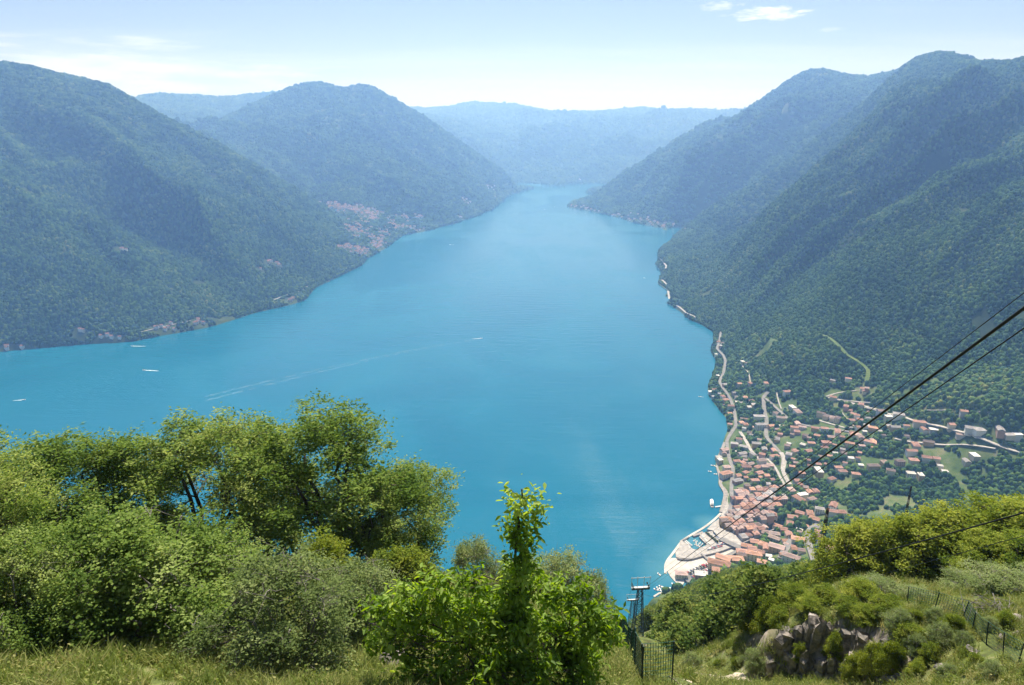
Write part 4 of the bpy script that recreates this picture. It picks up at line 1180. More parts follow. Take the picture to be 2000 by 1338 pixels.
batch(c2, [(880, 945, 'p', 1.1), (920, 975, 'p', 1.1), (850, 990, 'r', 1.1), (875, 1015, 'r'), (735, 915, 'b', 1.5), (1030, 985, 'r'), (1110, 1000, 'r'), (1050, 1050, 'r'), (1225, 1025, 'r', 1.6), (1180, 1065, 'p', 1.4), (1000, 1115, 'r'), (1130, 1110, 'r', 1.4), (1115, 1155, 'r'), (1330, 1130, 'o', 1.2), (1360, 1040, 'r', 1.4), (970, 1180, 'r'),
           (670, 1175, 'r'), (850, 1195, 'r', 1.2), (680, 1230, 'r', 1.2), (800, 1225, 'g'), (570, 1225, 'r'), (400, 1230, 'g', 1.2), (240, 1200, 'p'), (350, 1270, 'r'), (405, 1285, 'r'), (530, 1325, 'o'), (640, 1310, 'p'), (370, 1090, 'r'), (520, 1130, 'g', 1.2), (590, 1180, 'g'), (330, 1130, 'g'), (410, 1145, 'g', 1.2), (700, 1080, 'g', 1.2), (1240, 1320, 'r'), (1490, 1100, 'r'), (1430, 1080, 'p')],
      'on the green terraces below the hill road', 'terrace houses', R(-20), 0.15)
batch(c2, [(1185, 570, 'g'), (1320, 565, 'r'), (1190, 715, 'o', 1.2), (1430, 790, 'r'), (1300, 805, 'r'), (1340, 835, 'r'), (1370, 862, 'r'), (1395, 885, 'r'), (1425, 912, 'r', 1.2), (1085, 865, 'b', 1.3), (1130, 880, 'b', 1.3), (1180, 893, 'b', 1.3), (1225, 908, 'b', 1.3), (1440, 640, 'r', 0.8), (1480, 650, 'p', 0.8), (1460, 665, 'r', 0.8)],
      'in the upper row beneath the wooded mountain', 'upper row houses', R(-35), 0.1, 11.5)
batch(c3, [(80, 440, 'r'), (270, 490, 'p', 1.3), (420, 520, 'g', 1.6), (600, 590, 'r', 1.5), (640, 640, 'r', 1.2), (730, 645, 'w', 1.2), (390, 620, 'g', 1.4), (200, 625, 'o', 1.2), (200, 755, 'o', 1.4), (150, 742, 'r'), (30, 670, 'r', 1.2), (70, 690, 'p'), (680, 750, 'b', 1.4), (570, 775, 'r', 1.4), (530, 840, 'r', 1.3), (550, 920, 'r', 1.2), (660, 900, 'r', 1.2),
           (430, 930, 'b', 1.2), (300, 928, 'b', 1.2), (200, 970, 'b', 1.5), (350, 1012, 'b', 1.2), (525, 1025, 'w', 1.3), (610, 1052, 'w'), (1080, 870, 'w', 1.2), (1010, 920, 'g'), (985, 500, 'o'), (745, 908, 'r'), (50, 1030, 'r'), (1060, 645, 'g', 1.8), (1120, 660, 'g', 1.5), (1300, 655, 'g', 1.5), (1380, 690, 'g', 1.2), (1450, 700, 'w'), (880, 612, 'r'), (960, 690, 'b'), (10, 560, 'r'), (90, 560, 'r'), (780, 960, 'w', 0.8), (820, 1010, 'w', 0.8), (330, 540, 'w')],
      'on the valley side beyond the meadows', 'valley houses', R(-12), 0.15)
# smaller houses and sheds between the named ones
def infill(conv, poly, n, zone, group, ang):
    Q = [conv(*p) for p in poly]; xs, ys = [q_[0] for q_ in Q], [q_[1] for q_ in Q]; k = 0; tries = 0
    while k < n and tries < n * 30:
        tries += 1; px_, py_ = HR.uniform(min(xs), max(xs)), HR.uniform(min(ys), max(ys))
        if not inside(px_, py_, Q): continue
        q_ = on_terr(px_, py_, zmin=2.5)
        if any((q_[0] - a_) ** 2 + (q_[1] - b_) ** 2 < (s_ * 0.5 + 8) ** 2 for a_, b_, s_ in PLACED): continue
        if any((q_[0] - a_) ** 2 + (q_[1] - b_) ** 2 < (r_ + 3) ** 2 for a_, b_, r_ in EXCL if r_ < 9): continue
        w = HR.uniform(7, 11)
        house(q_, w, w * HR.uniform(0.7, 0.95), HR.choice([1, 2, 2]), ang + HR.uniform(-0.4, 0.4), HR.choice(['white', 'cream', 'grey', 'stone', 'pink']), HR.choice(['red', 'orange', 'pink', 'brown', 'grey', 'pale']), HR.choice(['hip', 'gable', 'gable']), zone, group); k += 1


infill(c2, [(300, 900), (700, 860), (1000, 960), (1450, 1050), (1450, 1330), (700, 1330), (350, 1330), (250, 1150)], 40, 'on the green terraces below the hill road', 'terrace houses', R(-20))
infill(c1, [(850, 60), (1150, 100), (1400, 330), (1480, 420), (1230, 420), (1150, 330), (830, 310)], 16, 'among gardens above the old quarter', 'garden houses above the old quarter', R(10))
infill(c1, [(1240, 540), (1500, 520), (1560, 700), (1540, 820), (1300, 900), (1000, 930), (860, 880), (1100, 660)], 16, 'on the far bank past the river bridge', 'houses past the bridge', R(-22))
infill(c3, [(0, 450), (300, 480), (760, 610), (620, 760), (400, 640), (200, 800), (0, 800)], 16, 'on the valley side beyond the meadows', 'valley houses', R(-12))
infill(c2, [(100, 640), (260, 620), (420, 720), (320, 900), (240, 800)], 8, 'along the shore road on the wooded slope', 'shore road houses', R(10))
print('town houses', N_HOUSE[0])

# villages on the far shores
far_spots = []


def village(conv, n, x0, y0, x1, y1, sx, sy):
    for _ in range(n):
        t_ = HR.random(); px_, py_ = conv(x0 + (x1 - x0) * t_ + HR.gauss(0, sx), y0 + (y1 - y0) * t_ + HR.gauss(0, sy))
        q_ = on_terr(px_, py_)
        if q_[2] > 1.5: far_spots.append(q_); EXCL.append((q_[0], q_[1] - 8, 15 + 0.0022 * math.hypot(q_[0], q_[1])))


idp = lambda a_, b_: (a_, b_)
village(c8, 110, 230, 245, 570, 310, 18, 12); village(c8, 34, 460, 330, 560, 335, 24, 14); village(c8, 12, 690, 310, 740, 350, 12, 14); village(c8, 9, 790, 322, 820, 330, 9, 8)
village(c8, 50, 390, 360, 480, 440, 34, 18); village(c8, 44, 590, 410, 540, 515, 18, 10); village(c8, 40, 350, 510, 480, 540, 20, 12); village(c8, 30, 610, 340, 700, 410, 12, 10); village(c8, 12, 720, 380, 850, 405, 20, 8)
village(c8, 10, 1030, 225, 1140, 235, 20, 8); village(c8, 16, 1200, 150, 1310, 120, 20, 18); village(c8, 3, 1055, 325, 1070, 325, 4, 2); village(c8, 14, 1580, 90, 1760, 110, 40, 14)
village(idp, 22, 1120, 401, 1160, 412, 8, 3); village(idp, 26, 1200, 416, 1300, 440, 10, 5); village(idp, 14, 1290, 440, 1330, 447, 8, 5)
village(idp, 3, 5, 681, 40, 680, 8, 2); village(idp, 2, 155, 645, 162, 648, 3, 2); village(idp, 4, 200, 660, 240, 660, 8, 4); village(idp, 7, 290, 648, 345, 638, 10, 5); village(idp, 5, 370, 632, 405, 628, 6, 3); village(idp, 5, 560, 588, 575, 584, 4, 2); village(idp, 3, 240, 488, 250, 490, 4, 2)
village(idp, 6, 515, 520, 545, 512, 8, 6)
far_spots.sort(key=lambda q_: math.hypot(q_[0], q_[1]))
n_ind = max(0, 300 - N_HOUSE[0])
rest = MB(); rest_r = MB()
for k_, q_ in enumerate(far_spots):
    w, d = (HR.uniform(8, 12), HR.uniform(7, 9)) if math.hypot(q_[0], q_[1]) < 3000 else (HR.uniform(10, 16), HR.uniform(9, 13)); rz = HR.uniform(-0.5, 0.5)
    D_ = math.hypot(q_[0], q_[1])
    if k_ < n_ind:
        zone = 'on the opposite wooded shore' if q_[0] < 0 else 'by the water under the far ridge'
        house(q_, w, d, 2, rz, HR.choice(['white', 'cream', 'pink']), HR.choice(['red', 'pink', 'orange']), 'gable', zone, 'distant lakeside houses')
    else:
        EXCL.append((q_[0], q_[1], 11)); h = 7.5
        ca, sa = math.cos(rz), math.sin(rz)
        T_ = lambda x, y, z: (q_[0] + x * ca - y * sa, q_[1] + x * sa + y * ca, q_[2] + z)
        b0 = len(rest.v); bx_ = MB().box(-w / 2, w / 2, -d / 2, d / 2, -4, h)
        rest.v += [T_(*v) for v in bx_.v]; rest.f += [tuple(i + b0 for i in f_) for f_ in bx_.f]
        rb = roof_mesh('gable'); b0 = len(rest_r.v)
        rest_r.v += [T_(v[0] * w, v[1] * d, h + 0.4 + v[2] * 2.6) for v in rb.v]; rest_r.f += [tuple(i + b0 for i in f_) for f_ in rb.f]
if rest.v:
    vo = rest.build('distant_village', WALLS['white']); tag(vo, kind='stuff')
    vr = rest_r.build('distant_village_roofs', ROOFS['red']); tag(vr, kind='stuff')
print('houses', N_HOUSE[0], 'rest', len(far_spots) - n_ind)
# ------------------------------------------------------------------ boats and jetties
def hull(l, w, h, bow=0.35, n=9):
    b = MB(); rings = []
    for i in range(n):
        f = i / (n - 1); y = (f - 0.5) * l
        hw = w / 2 * (0.82 + 0.18 * min(1, f * 4)) * (1 if f < 1 - bow else max(0.02, math.sqrt(max(0, 1 - ((f - 1 + bow) / bow) ** 2))))
        zt = h * (1 + 0.28 * max(0, f - 0.5) * 2)
        rings.append([(-hw, y, zt), (-hw * 0.8, y, 0.0), (0, y, -0.35 * h), (hw * 0.8, y, 0.0), (hw, y, zt)])
    for r_ in rings: b.v += r_
    for i in range(n - 1):
        for k in range(4):
            a = i * 5 + k; b.f.append((a, a + 1, a + 6, a + 5))
        b.f.append((i * 5 + 4, i * 5, i * 5 + 5, i * 5 + 9))
    b.f.append((0, 4, 3, 2, 1)); b.f.append(tuple((n - 1) * 5 + k for k in range(5)))
    return b


ME_HULL = hull(6.5, 2.3, 0.8).mesh('hull', M_WHITE); ME_HULL_L = hull(9.5, 3.1, 1.1).mesh('hull', M_WHITE)
ME_CAB = MB().box(-0.7, 0.7, -0.4, 1.3, 0.75, 1.35).mesh('windscreen', M_GLASS)
ME_COV = MB().box(-0.85, 0.85, -2.6, -0.2, 0.75, 1.0).mesh('cover', M_BOATDK)
ME_SEAT = MB().box(-0.8, 0.8, -2.6, -1.9, 0.72, 1.05).mesh('seat', M_TEAK)


def foam_mesh(l, w0, w1, seed):
    rg = np.random.default_rng(seed); n = 14; b = MB()
    for i in range(n):
        f = i / (n - 1); w = (w0 + (w1 - w0) * f) * (0.75 + 0.5 * rg.random()); w *= (1 - f) ** 0.6 * 0.5 + 0.02; b.v += [(-w / 2, -3 - f * l * 0.7, 0.06), (w / 2, -3 - f * l * 0.7, 0.06)]
    for i in range(n - 1): b.f.append((2 * i, 2 * i + 1, 2 * i + 3, 2 * i + 2))
    return b


def boat(p, rz, label, group, scale=1.0, cover=False, wake=None):
    e = empty('motorboat', p, rz); e.scale = (scale,) * 3
    child('hull', ME_HULL, e); child('windscreen', ME_CAB, e); child('cover' if cover else 'seat', ME_COV if cover else ME_SEAT, e)
    if wake: child('wake', foam_mesh(*wake).mesh('wake', M_FOAM), e)
    tag(e, label, 'boat', group)
    return e


# speedboats under way
for k_, (px_, py_, hd_, wk, lab) in enumerate([
        (258, 676, 88, (46, 3.5, 7, 1), 'white speedboat trailing a wake close off the opposite shore'),
        (281, 723, 82, (50, 4, 8, 2), 'white speedboat with a long wake out on the dark water'),
        (47, 781, -78, (26, 3.5, 4, 3), 'white speedboat passing behind the leafy tree top'),
        (879, 478, 80, (30, 4, 6, 4), 'white motorboat far out off the hillside village'),
        (940, 661, -80, (30, 3, 5, 5), 'white speedboat in mid lake at the head of a long ripple'),
        (1367, 775, 80, (9, 2, 3, 6), 'small white boat just off the shore road houses'),
        (1258, 543, 40, (12, 2, 3, 7), 'white boat off the little wooded headland'),
        (1083, 404, 70, (30, 4, 5, 8), 'white boat crossing before the far point'),
        (1063, 409, 75, (30, 4, 5, 9), 'white boat following another near the far point'),
        (1287, 1122, 30, None, 'small white boat moored off the gravel beach')]):
    q_ = Pz(px_, py_, 0.1); boat(q_, R(hd_), lab, None, 1.25 if k_ < 5 else 1.1, wake=wk)
# the long ripple left by one boat
m, N, L, out = new_mat('ripple')
tr_ = N.new('ShaderNodeBsdfTransparent'); df_ = N.new('ShaderNodeBsdfDiffuse'); df_.inputs['Color'].default_value = (0.5, 0.65, 0.72, 1); mxs = N.new('ShaderNodeMixShader')
tcx = N.new('ShaderNodeTexCoord'); nz = N.new('ShaderNodeTexNoise'); nz.inputs['Scale'].default_value = 0.05; nz.inputs['Detail'].default_value = 5; L.new(tcx.outputs['Object'], nz.inputs['Vector'])
mrr = N.new('ShaderNodeMapRange'); mrr.inputs['From Min'].default_value = 0.4; mrr.inputs['From Max'].default_value = 0.7; mrr.inputs['To Max'].default_value = 0.13; L.new(nz.outputs['Fac'], mrr.inputs['Value'])
L.new(mrr.outputs[0], mxs.inputs[0]); L.new(tr_.outputs[0], mxs.inputs[1]); L.new(df_.outputs[0], mxs.inputs[2]); L.new(mxs.outputs[0], out.inputs['Surface'])
for off_ in (0, 8):
    P_ = [Pz(a_, b_ + off_ * (1 - k_ / 6) , 0.06) for k_, (a_, b_) in enumerate([(400, 775), (520, 745), (620, 722), (700, 705), (790, 686), (870, 672), (935, 662)])]
    V_, F_ = [], []
    for k_ in range(60):
        u_ = k_ / 59 * (len(P_) - 1); i_ = min(int(u_), len(P_) - 2); q_ = P_[i_] + (P_[i_ + 1] - P_[i_]) * (u_ - i_); w_ = 8 - 6 * k_ / 59
        V_ += [(q_[0], q_[1] - w_, 0.07 + off_ * 0.002), (q_[0], q_[1] + w_, 0.07 + off_ * 0.002)]
        if k_: F_.append((2 * k_ - 2, 2 * k_, 2 * k_ + 1, 2 * k_ - 1))
    ro = mesh_obj('ripple', V_, F_, m); tag(ro, kind='stuff')
# ferry
fq = Pz(1390, 984, 0.15)
FE = empty('passenger_ferry', fq, R(-13)); tag(FE, 'white two-deck passenger ferry lying at the landing stage', 'ferry')
fl, fw = 27, 6.2
hull(fl, fw, 1.7, 0.3, 13).build('hull', M_WHITE, FE)
MB().box(-fw * 0.49, fw * 0.49, -fl * 0.46, fl * 0.3, 1.72, 1.95).build('main_deck', M_TEAK, FE)
cab = MB().box(-fw * 0.42, fw * 0.42, -fl * 0.36, fl * 0.24, 1.95, 4.2).build('cabin', M_WHITE, FE)
for k_ in range(7):
    for s_x in (-1, 1): child('window', WIN_ME, cab, loc=(s_x * fw * 0.422, -fl * 0.3 + k_ * 2.2, 3.2), rot=(0, 0, R(90)), scale=(1.5, 1, 1.0))
MB().box(-fw * 0.45, fw * 0.45, -fl * 0.4, fl * 0.26, 4.2, 4.45).build('upper_deck', M_WHITE, FE)
wh = MB().box(-1.6, 1.6, fl * 0.1, fl * 0.22, 4.45, 6.6).build('wheelhouse', M_WHITE, FE)
child('window', WIN_ME, wh, loc=(0, fl * 0.221, 5.7), scale=(2.6, 1, 1.0))
MB().box(-2.4, 2.4, -fl * 0.34, fl * 0.02, 6.3, 6.5).build('awning', M_WHITE, FE)
for s_x in (-2.2, 2.2):
    for yy in (-fl * 0.33, 0): MB().tube([(s_x, yy, 4.45), (s_x, yy, 6.3)], 0.06, 5).build('post', M_GALV, FE)
MB().box(-0.6, 0.6, -fl * 0.12, -fl * 0.06, 4.46, 6.0).build('funnel', simple_mat('red_paint', (0.4, 0.04, 0.03)), FE)
# landing stage
LS = ribbon('landing_stage', [(1397, 990), (1406, 988), (1414, 987)], 3.0, M_GALV, flat=1.4, excl=0, depth=0.4); del LS['kind']; tag(LS, 'pale steel landing stage reaching out to the ferry', 'pier')


def jetty(pts, w, label, conv=None, mat=None):
    o = ribbon('jetty', pts, w, mat or M_GRAVEL, flat=0.9, excl=0, conv=conv, depth=0.5); del o['kind']; tag(o, label, 'jetty')


jetty([(1277, 1165), (1287, 1157), (1297, 1150), (1302, 1152), (1312, 1158)], 3.0, 'bent white floating jetty beside the wooded slope')
for k_, (px_, py_, hd_) in enumerate([(1281, 1152, 55), (1286, 1149, 55), (1291, 1146, 55), (1302, 1156, 65), (1306, 1150, -60), (1315, 1142, 30), (1296, 1158, 70), (1288, 1153, 55)]):
    boat(Pz(px_, py_, 0.1), R(hd_), 'white motorboat moored at the bent floating jetty', 'boats at the floating jetty', 1.15, cover=k_ % 3 == 0)
jetty([ch(430, 500), ch(500, 560), ch(570, 600)], 2.2, 'pontoon along the harbour basin wall')
jetty([ch(700, 560), ch(760, 590), ch(830, 640)], 2.0, 'middle pontoon in the little harbour basin')
for k_ in range(16):
    t_ = (k_ % 8) / 7
    if k_ < 8: px_, py_ = ch(490 + 130 * t_, 480 + 110 * t_)
    else: px_, py_ = ch(680 + 150 * t_ + HR.uniform(-8, 8), 530 + 80 * t_ + (25 if k_ % 2 else -30))
    boat(Pz(px_, py_, 0.1), R(-40 + HR.uniform(-8, 8)), 'white motorboat berthed inside the little harbour basin', 'boats in the harbour basin', 0.95, cover=HR.random() < 0.3)
for k_ in range(9):
    px_, py_ = ch(800 + 16 * k_, 400 + 19 * k_); q_ = Pz(px_, py_, 3.6)
    boat(q_, R(60 + HR.uniform(-6, 6)), 'white boat laid up in a row on the harbour quay', 'boats laid up ashore', 0.8)
for k_, (px_, py_, hd_) in enumerate([(*c1(640, 125), 70), (*c1(682, 138), 80), (*c1(655, 193), 85), (*c1(692, 196), 85), (*c1(610, 172), 70)]):
    boat(Pz(px_, py_, 0.1), R(hd_), 'slim white boat moored below the lakefront houses', 'boats below the lakefront', 1.1)
for k_, (px_, py_) in enumerate([c2(140, 1290), c2(180, 1302), c2(215, 1306)]):
    boat(Pz(px_, py_, 0.1), R(85), 'white boat lying at the small lakeside mooring steps', 'boats at the mooring steps', 1.1)

# ------------------------------------------------------------------ parked cars
CAR_M = {n_: simple_mat('car_' + n_, c_, rough=0.35, spec=0.5) for n_, c_ in {'white': (0.7, 0.7, 0.7), 'silver': (0.4, 0.41, 0.42), 'black': (0.03, 0.03, 0.035), 'dark blue': (0.04, 0.06, 0.14), 'red': (0.4, 0.03, 0.03), 'grey': (0.18, 0.18, 0.19)}.items()}


def car_body(m_):
    b = MB()
    prof = [(-2.1, 0.35), (-2.1, 0.85), (-1.7, 0.95), (-1.2, 1.42), (0.35, 1.45), (1.1, 0.98), (2.0, 0.85), (2.1, 0.6), (2.05, 0.35)]
    for s_x in (-0.85, 0.85):
        b.v += [(s_x * (0.86 if z_ > 1.2 else 1), y_, z_) for y_, z_ in prof]
    n = len(prof); b.f.append(tuple(range(n))); b.f.append(tuple(reversed(range(n, 2 * n))))
    for i in range(n): b.f.append((i, (i + 1) % n, n + (i + 1) % n, n + i)[::-1])
    return b.mesh('body', m_)


CAR_B = {n_: car_body(m_) for n_, m_ in CAR_M.items()}
CAR_G = MB().quad((-0.86, -1.0, 1.02), (-0.86, 0.9, 1.02), (-0.76, 0.3, 1.38), (-0.76, -1.05, 1.36)).quad((0.86, 0.9, 1.02), (0.86, -1.0, 1.02), (0.76, -1.05, 1.36), (0.76, 0.3, 1.38)).quad((-0.68, 0.42, 1.43), (0.68, 0.42, 1.43), (0.76, 1.08, 1.02), (-0.76, 1.08, 1.02)).mesh('windows', M_GLASS)
CAR_W = MB().tube([(-0.1, 0, 0), (0.1, 0, 0)], 0.32, 10).mesh('wheel', simple_mat('tyre', (0.02, 0.02, 0.02)))


def car(p, rz, col, zone, group):
    e = empty('car', p, rz)
    child('body', CAR_B[col], e); child('glazing', CAR_G, e)
    for sx in (-0.8, 0.8):
        for sy in (-1.3, 1.35): child('wheel', CAR_W, e, loc=(sx, sy, 0.32))
    tag(e, f'{col} car parked {zone}', 'car', f'{group}, {col}')


cols = list(CAR_M)
for row, (a_, b_, n_, hd_) in enumerate([((560, 1050), (960, 870), 26, 25), ((600, 1085), (980, 905), 22, 25), ((640, 1140), (900, 1010), 14, 25)]):
    for k_ in range(n_):
        if HR.random() < 0.18: continue
        t_ = k_ / (n_ - 1); q_ = Pz(*ch(a_[0] + (b_[0] - a_[0]) * t_, a_[1] + (b_[1] - a_[1]) * t_), 3.61)
        car(q_, R(hd_ + HR.uniform(-5, 5)), HR.choice(cols), 'in the rows of the riverside car park', 'cars in the car park')
for (a_, b_, n_) in [((920, 660), (1150, 600), 12), ((960, 630), (1200, 560), 12), ((1150, 545), (1290, 560), 8), ((1050, 430), (1240, 540), 12)]:
    for k_ in range(n_):
        if HR.random() < 0.2: continue
        t_ = k_ / (n_ - 1); q_ = Pz(*ch(a_[0] + (b_[0] - a_[0]) * t_, a_[1] + (b_[1] - a_[1]) * t_), 3.42)
        car(q_, R(-60 + HR.uniform(-6, 6)), HR.choice(cols), 'on the harbour square by the bridge', 'cars on the harbour square')

# ------------------------------------------------------------------ cable-car pylons and ropes
def lattice(name, foot, h, wb, wt, arm, label, panels=9, rz=0.0, arms=True, mat=None, thick=0.12, cat='pylon'):
    mat = mat or M_DARKMETAL
    e = empty(name, foot, rz)
    cr = [(-1, -1), (1, -1), (1, 1), (-1, 1)]
    for sx, sy in cr: MB().tube([(sx * wb / 2, sy * wb / 2, -1.0), (sx * wt / 2, sy * wt / 2, h)], thick, 5).build('leg', mat, e)
    for k in range(4):
        (ax, ay), (bx, by) = cr[k], cr[(k + 1) % 4]; b = MB()
        for p in range(panels):
            z0, z1 = h * p / panels, h * (p + 1) / panels
            w0, w1 = (wb + (wt - wb) * p / panels) / 2, (wb + (wt - wb) * (p + 1) / panels) / 2
            b.tube([(ax * w0, ay * w0, z0), (bx * w1, by * w1, z1)], thick * 0.55, 4); b.tube([(bx * w0, by * w0, z0), (ax * w1, ay * w1, z1)], thick * 0.55, 4); b.tube([(ax * w1, ay * w1, z1), (bx * w1, by * w1, z1)], thick * 0.5, 4)
        b.build('bracing', mat, e)
    if arms:
        ar = MB().box(-arm / 2, arm / 2, -0.35, 0.35, h - 0.05, h + 0.3).build('crossarm', M_GALV, e)
        MB().box(-arm / 2 + 0.1, arm / 2 - 0.1, -0.45, 0.45, h - 0.4, h - 0.05).build('beam', mat, e)
        MB().tube([(-arm * 0.55, 0, h + 3.6), (arm * 0.55, 0, h + 3.6)], 0.1, 5).build('top_rail', M_GALV, e)
        for sx in (-0.5, -0.18, 0.18, 0.5): MB().tube([(sx * arm, 0, h + 0.3), (sx * arm, 0, h + 4.0)], 0.08, 5).build('upright', M_GALV, e)
        for sx in (-0.42, 0.42):
            for dy in (-1.1, 0, 1.1): MB().tube([(sx * arm - 0.15, dy, h + 0.75), (sx * arm + 0.15, dy, h + 0.75)], 0.32, 10).build('rope_sheave', M_DARKMETAL, e)
    tag(e, label, cat)
    return e


f1 = Pd(1245, 1236, 178); f1[2] = float(hill(f1[0], f1[1]))
h1 = top_height(1249, 1148, 0, f1)
lattice('cable_car_pylon', f1, h1, 3.3, 1.2, 5.6, 'tall dark lattice cable-car pylon with pale crossarm on the wooded slope', 10, R(5))
f2 = Pd(1233, 1222, 330); f2[2] = float(hill(f2[0], f2[1]))
h2 = top_height(1233, 1171, 0, f2)
lattice('cable_car_pylon', f2, h2, 3.6, 1.4, 7.0, 'smaller-looking dark lattice cable-car pylon further down the line', 9, R(5))
print('pylons', f1, h1, f2, h2)
# two slender masts behind the trees on the right
for px0, py0, px1, py1, D_, lab in [(1598, 1112, 1607, 990, 130, 'slender dark lattice mast before the curved bypass road'), (1768, 1010, 1772, 948, 260, 'slender dark lattice mast standing before the dark valley woods')]:
    b_ = Pd(px0, py0, D_); d_ = px_ray(px1, py1); t_ = math.hypot(b_[0], b_[1]) / math.hypot(d_[0], d_[1]); hh = CAM_H + d_[2] * t_ - b_[2]
    g_ = float(hill(b_[0], b_[1])); ex = max(0, b_[2] - g_)
    lattice('lattice_mast', (b_[0], b_[1], b_[2] - ex), hh + ex, 1.1 + ex * 0.02, 0.25, 0, lab, 14, R(20), False, simple_mat('rusty_steel', (0.03, 0.022, 0.018), (0.06, 0.04, 0.03), 2.0), 0.07, 'mast')


def rope(a, b, r, sag, label, n=40):
    a, b = Vector(a), Vector(b); P = []
    for i in range(n + 1):
        t = (i / n) ** 1.8; p = a.lerp(b, t); p.z -= sag * 4 * t * (1 - t); P.append(p)
    o = MB().tube(P, r, 6).build('steel_rope', M_ROPE, None, True); tag(o, label, 'cable', None)


M_ROPE = simple_mat('steel_rope', (0.012, 0.011, 0.011), rough=0.6)
topz = f1[2] + h1
arm_r = Vector((f1[0] + 2.6, f1[1], topz + 1.1)); arm_l = Vector((f1[0] - 2.6, f1[1], topz + 1.1)); hi_r = Vector((f1[0] + 3.2, f1[1], topz + 3.6)); hi_l = Vector((f1[0] - 3.2, f1[1], topz + 3.6))


def near_pt(px, py, s): d_ = px_ray(px, py); return Vector((d_[0] * s, d_[1] * s, CAM_H + d_[2] * s))


def rope_through(px, py, s, end, r, sag, label):
    """a rope from its anchorage above the terrace, past a point s metres out, down to the pylon"""
    p = near_pt(px, py, s); st = p + (p - end).normalized() * 14.0
    rope(st, end, r, sag, label)


rope_through(2000, 602, 10.0, arm_r, 0.026, 0.0, 'thick black carrying cable running down to the pylon arm')
rope_through(2000, 572, 11.0, hi_r, 0.008, 0.0, 'thin hauling rope just above the thick black cable')
rope_through(2000, 641, 11.0, arm_r + Vector((0.5, 0, -0.8)), 0.012, 0.0, 'thinner black rope just below the thick cable')
rope_through(2000, 936, 16.0, arm_l, 0.02, 4.0, 'sagging black cable low over the bright tree tops')
rope_through(2000, 1040, 26.0, Vector(Pd(1560, 1156, 150)), 0.012, 0.5, 'faint dark wire in front of the shaded trees')
# next span of ropes between the two pylons
top2 = f2[2] + h2
rope(arm_r, (f2[0] + 2.6, f2[1], top2 + 1.1), 0.03, 1.0, 'right hand rope spanning from pylon to pylon')
rope(arm_l, (f2[0] - 2.6, f2[1], top2 + 1.1), 0.03, 1.0, 'left hand rope spanning from pylon to pylon')
# ------------------------------------------------------------------ foreground plants
g_ = np.random.default_rng(5)


def fork(h, n, spread, rg, base=0.0):
    """several stems leaning out of one foot"""
    S = []
    for i in range(n):
        a = i * 6.283 / n + rg.random(); s = spread * (0.5 + 0.7 * rg.random())
        S.append([(base * math.cos(a), base * math.sin(a), 0), (base * math.cos(a) + s * 0.35 * math.cos(a), base * math.sin(a) + s * 0.35 * math.sin(a), h * 0.4), (s * math.cos(a), s * math.sin(a), h * (0.7 + 0.2 * rg.random()))])
    return S


# tall ashes, 14 m, feathery
ASH = []
for k_ in range(3):
    rg = np.random.default_rng(300 + k_)
    lb = auto_lobes(rg, 14, 9.5, 3.6, 32, (0.09, 0.22))
    ASH.append(grow('ash', 310 + k_, fork(13, 4, 1.7, rg, 0.3), lb, 24, 34, 0.2, 0.24, L_ASH, BARK, 0.15, up=0.3, wide=0.42, shell=0.45))


def place_tree(kinds, px, D, py_top, wide, label, cat, group, name, h0, w0, rz=None, **kw):
    ft = stand(px, D); h = max(1.0, top_height(px, py_top, D, ft)); s = h / h0
    wm, lm = kinds[int(g_.integers(0, len(kinds)))] if isinstance(kinds, list) else kinds
    sw = wide * math.hypot(ft[0], ft[1]) * 1.28 / FPX / w0
    plant(name, wm, lm, ft, rz if rz is not None else float(g_.random() * 6.28), (sw, sw, s), label, cat, group, **kw)
    return ft, h, sw * w0


GA = 'tall feathery trees at the edge of the lawn'
for px_, D_, pt, wd, lab in [(655, 49, 782, 350, 'tallest feathery tree with several dark stems before the lake'), (440, 50, 790, 310, 'tall grey-green feathery tree with dark trunks behind the broad bush'), (805, 50, 895, 260, 'rounded feathery tree leaning out over the lake water'),
                             (550, 54, 798, 250, 'feathery tree half hidden between two taller ones'), (160, 52, 832, 300, 'loose-crowned tree with lake showing through its leaves'), (290, 53, 828, 230, 'slim feathery tree beside the loose-crowned one'), (20, 50, 870, 260, 'dark leafy tree at the shaded end of the tree row'),
                             (725, 46, 930, 210, 'lower feathery tree in front of the leaning rounded one')]:
    place_tree(ASH, px_, D_, pt, wd, lab, 'tree', GA, 'ash_tree', 14, 9.5)
place_tree(ASH[1], -22, 30, 772, 215, 'bright green tree cut by the edge of the lawn path', 'tree', GA, 'ash_tree', 14, 9.5)

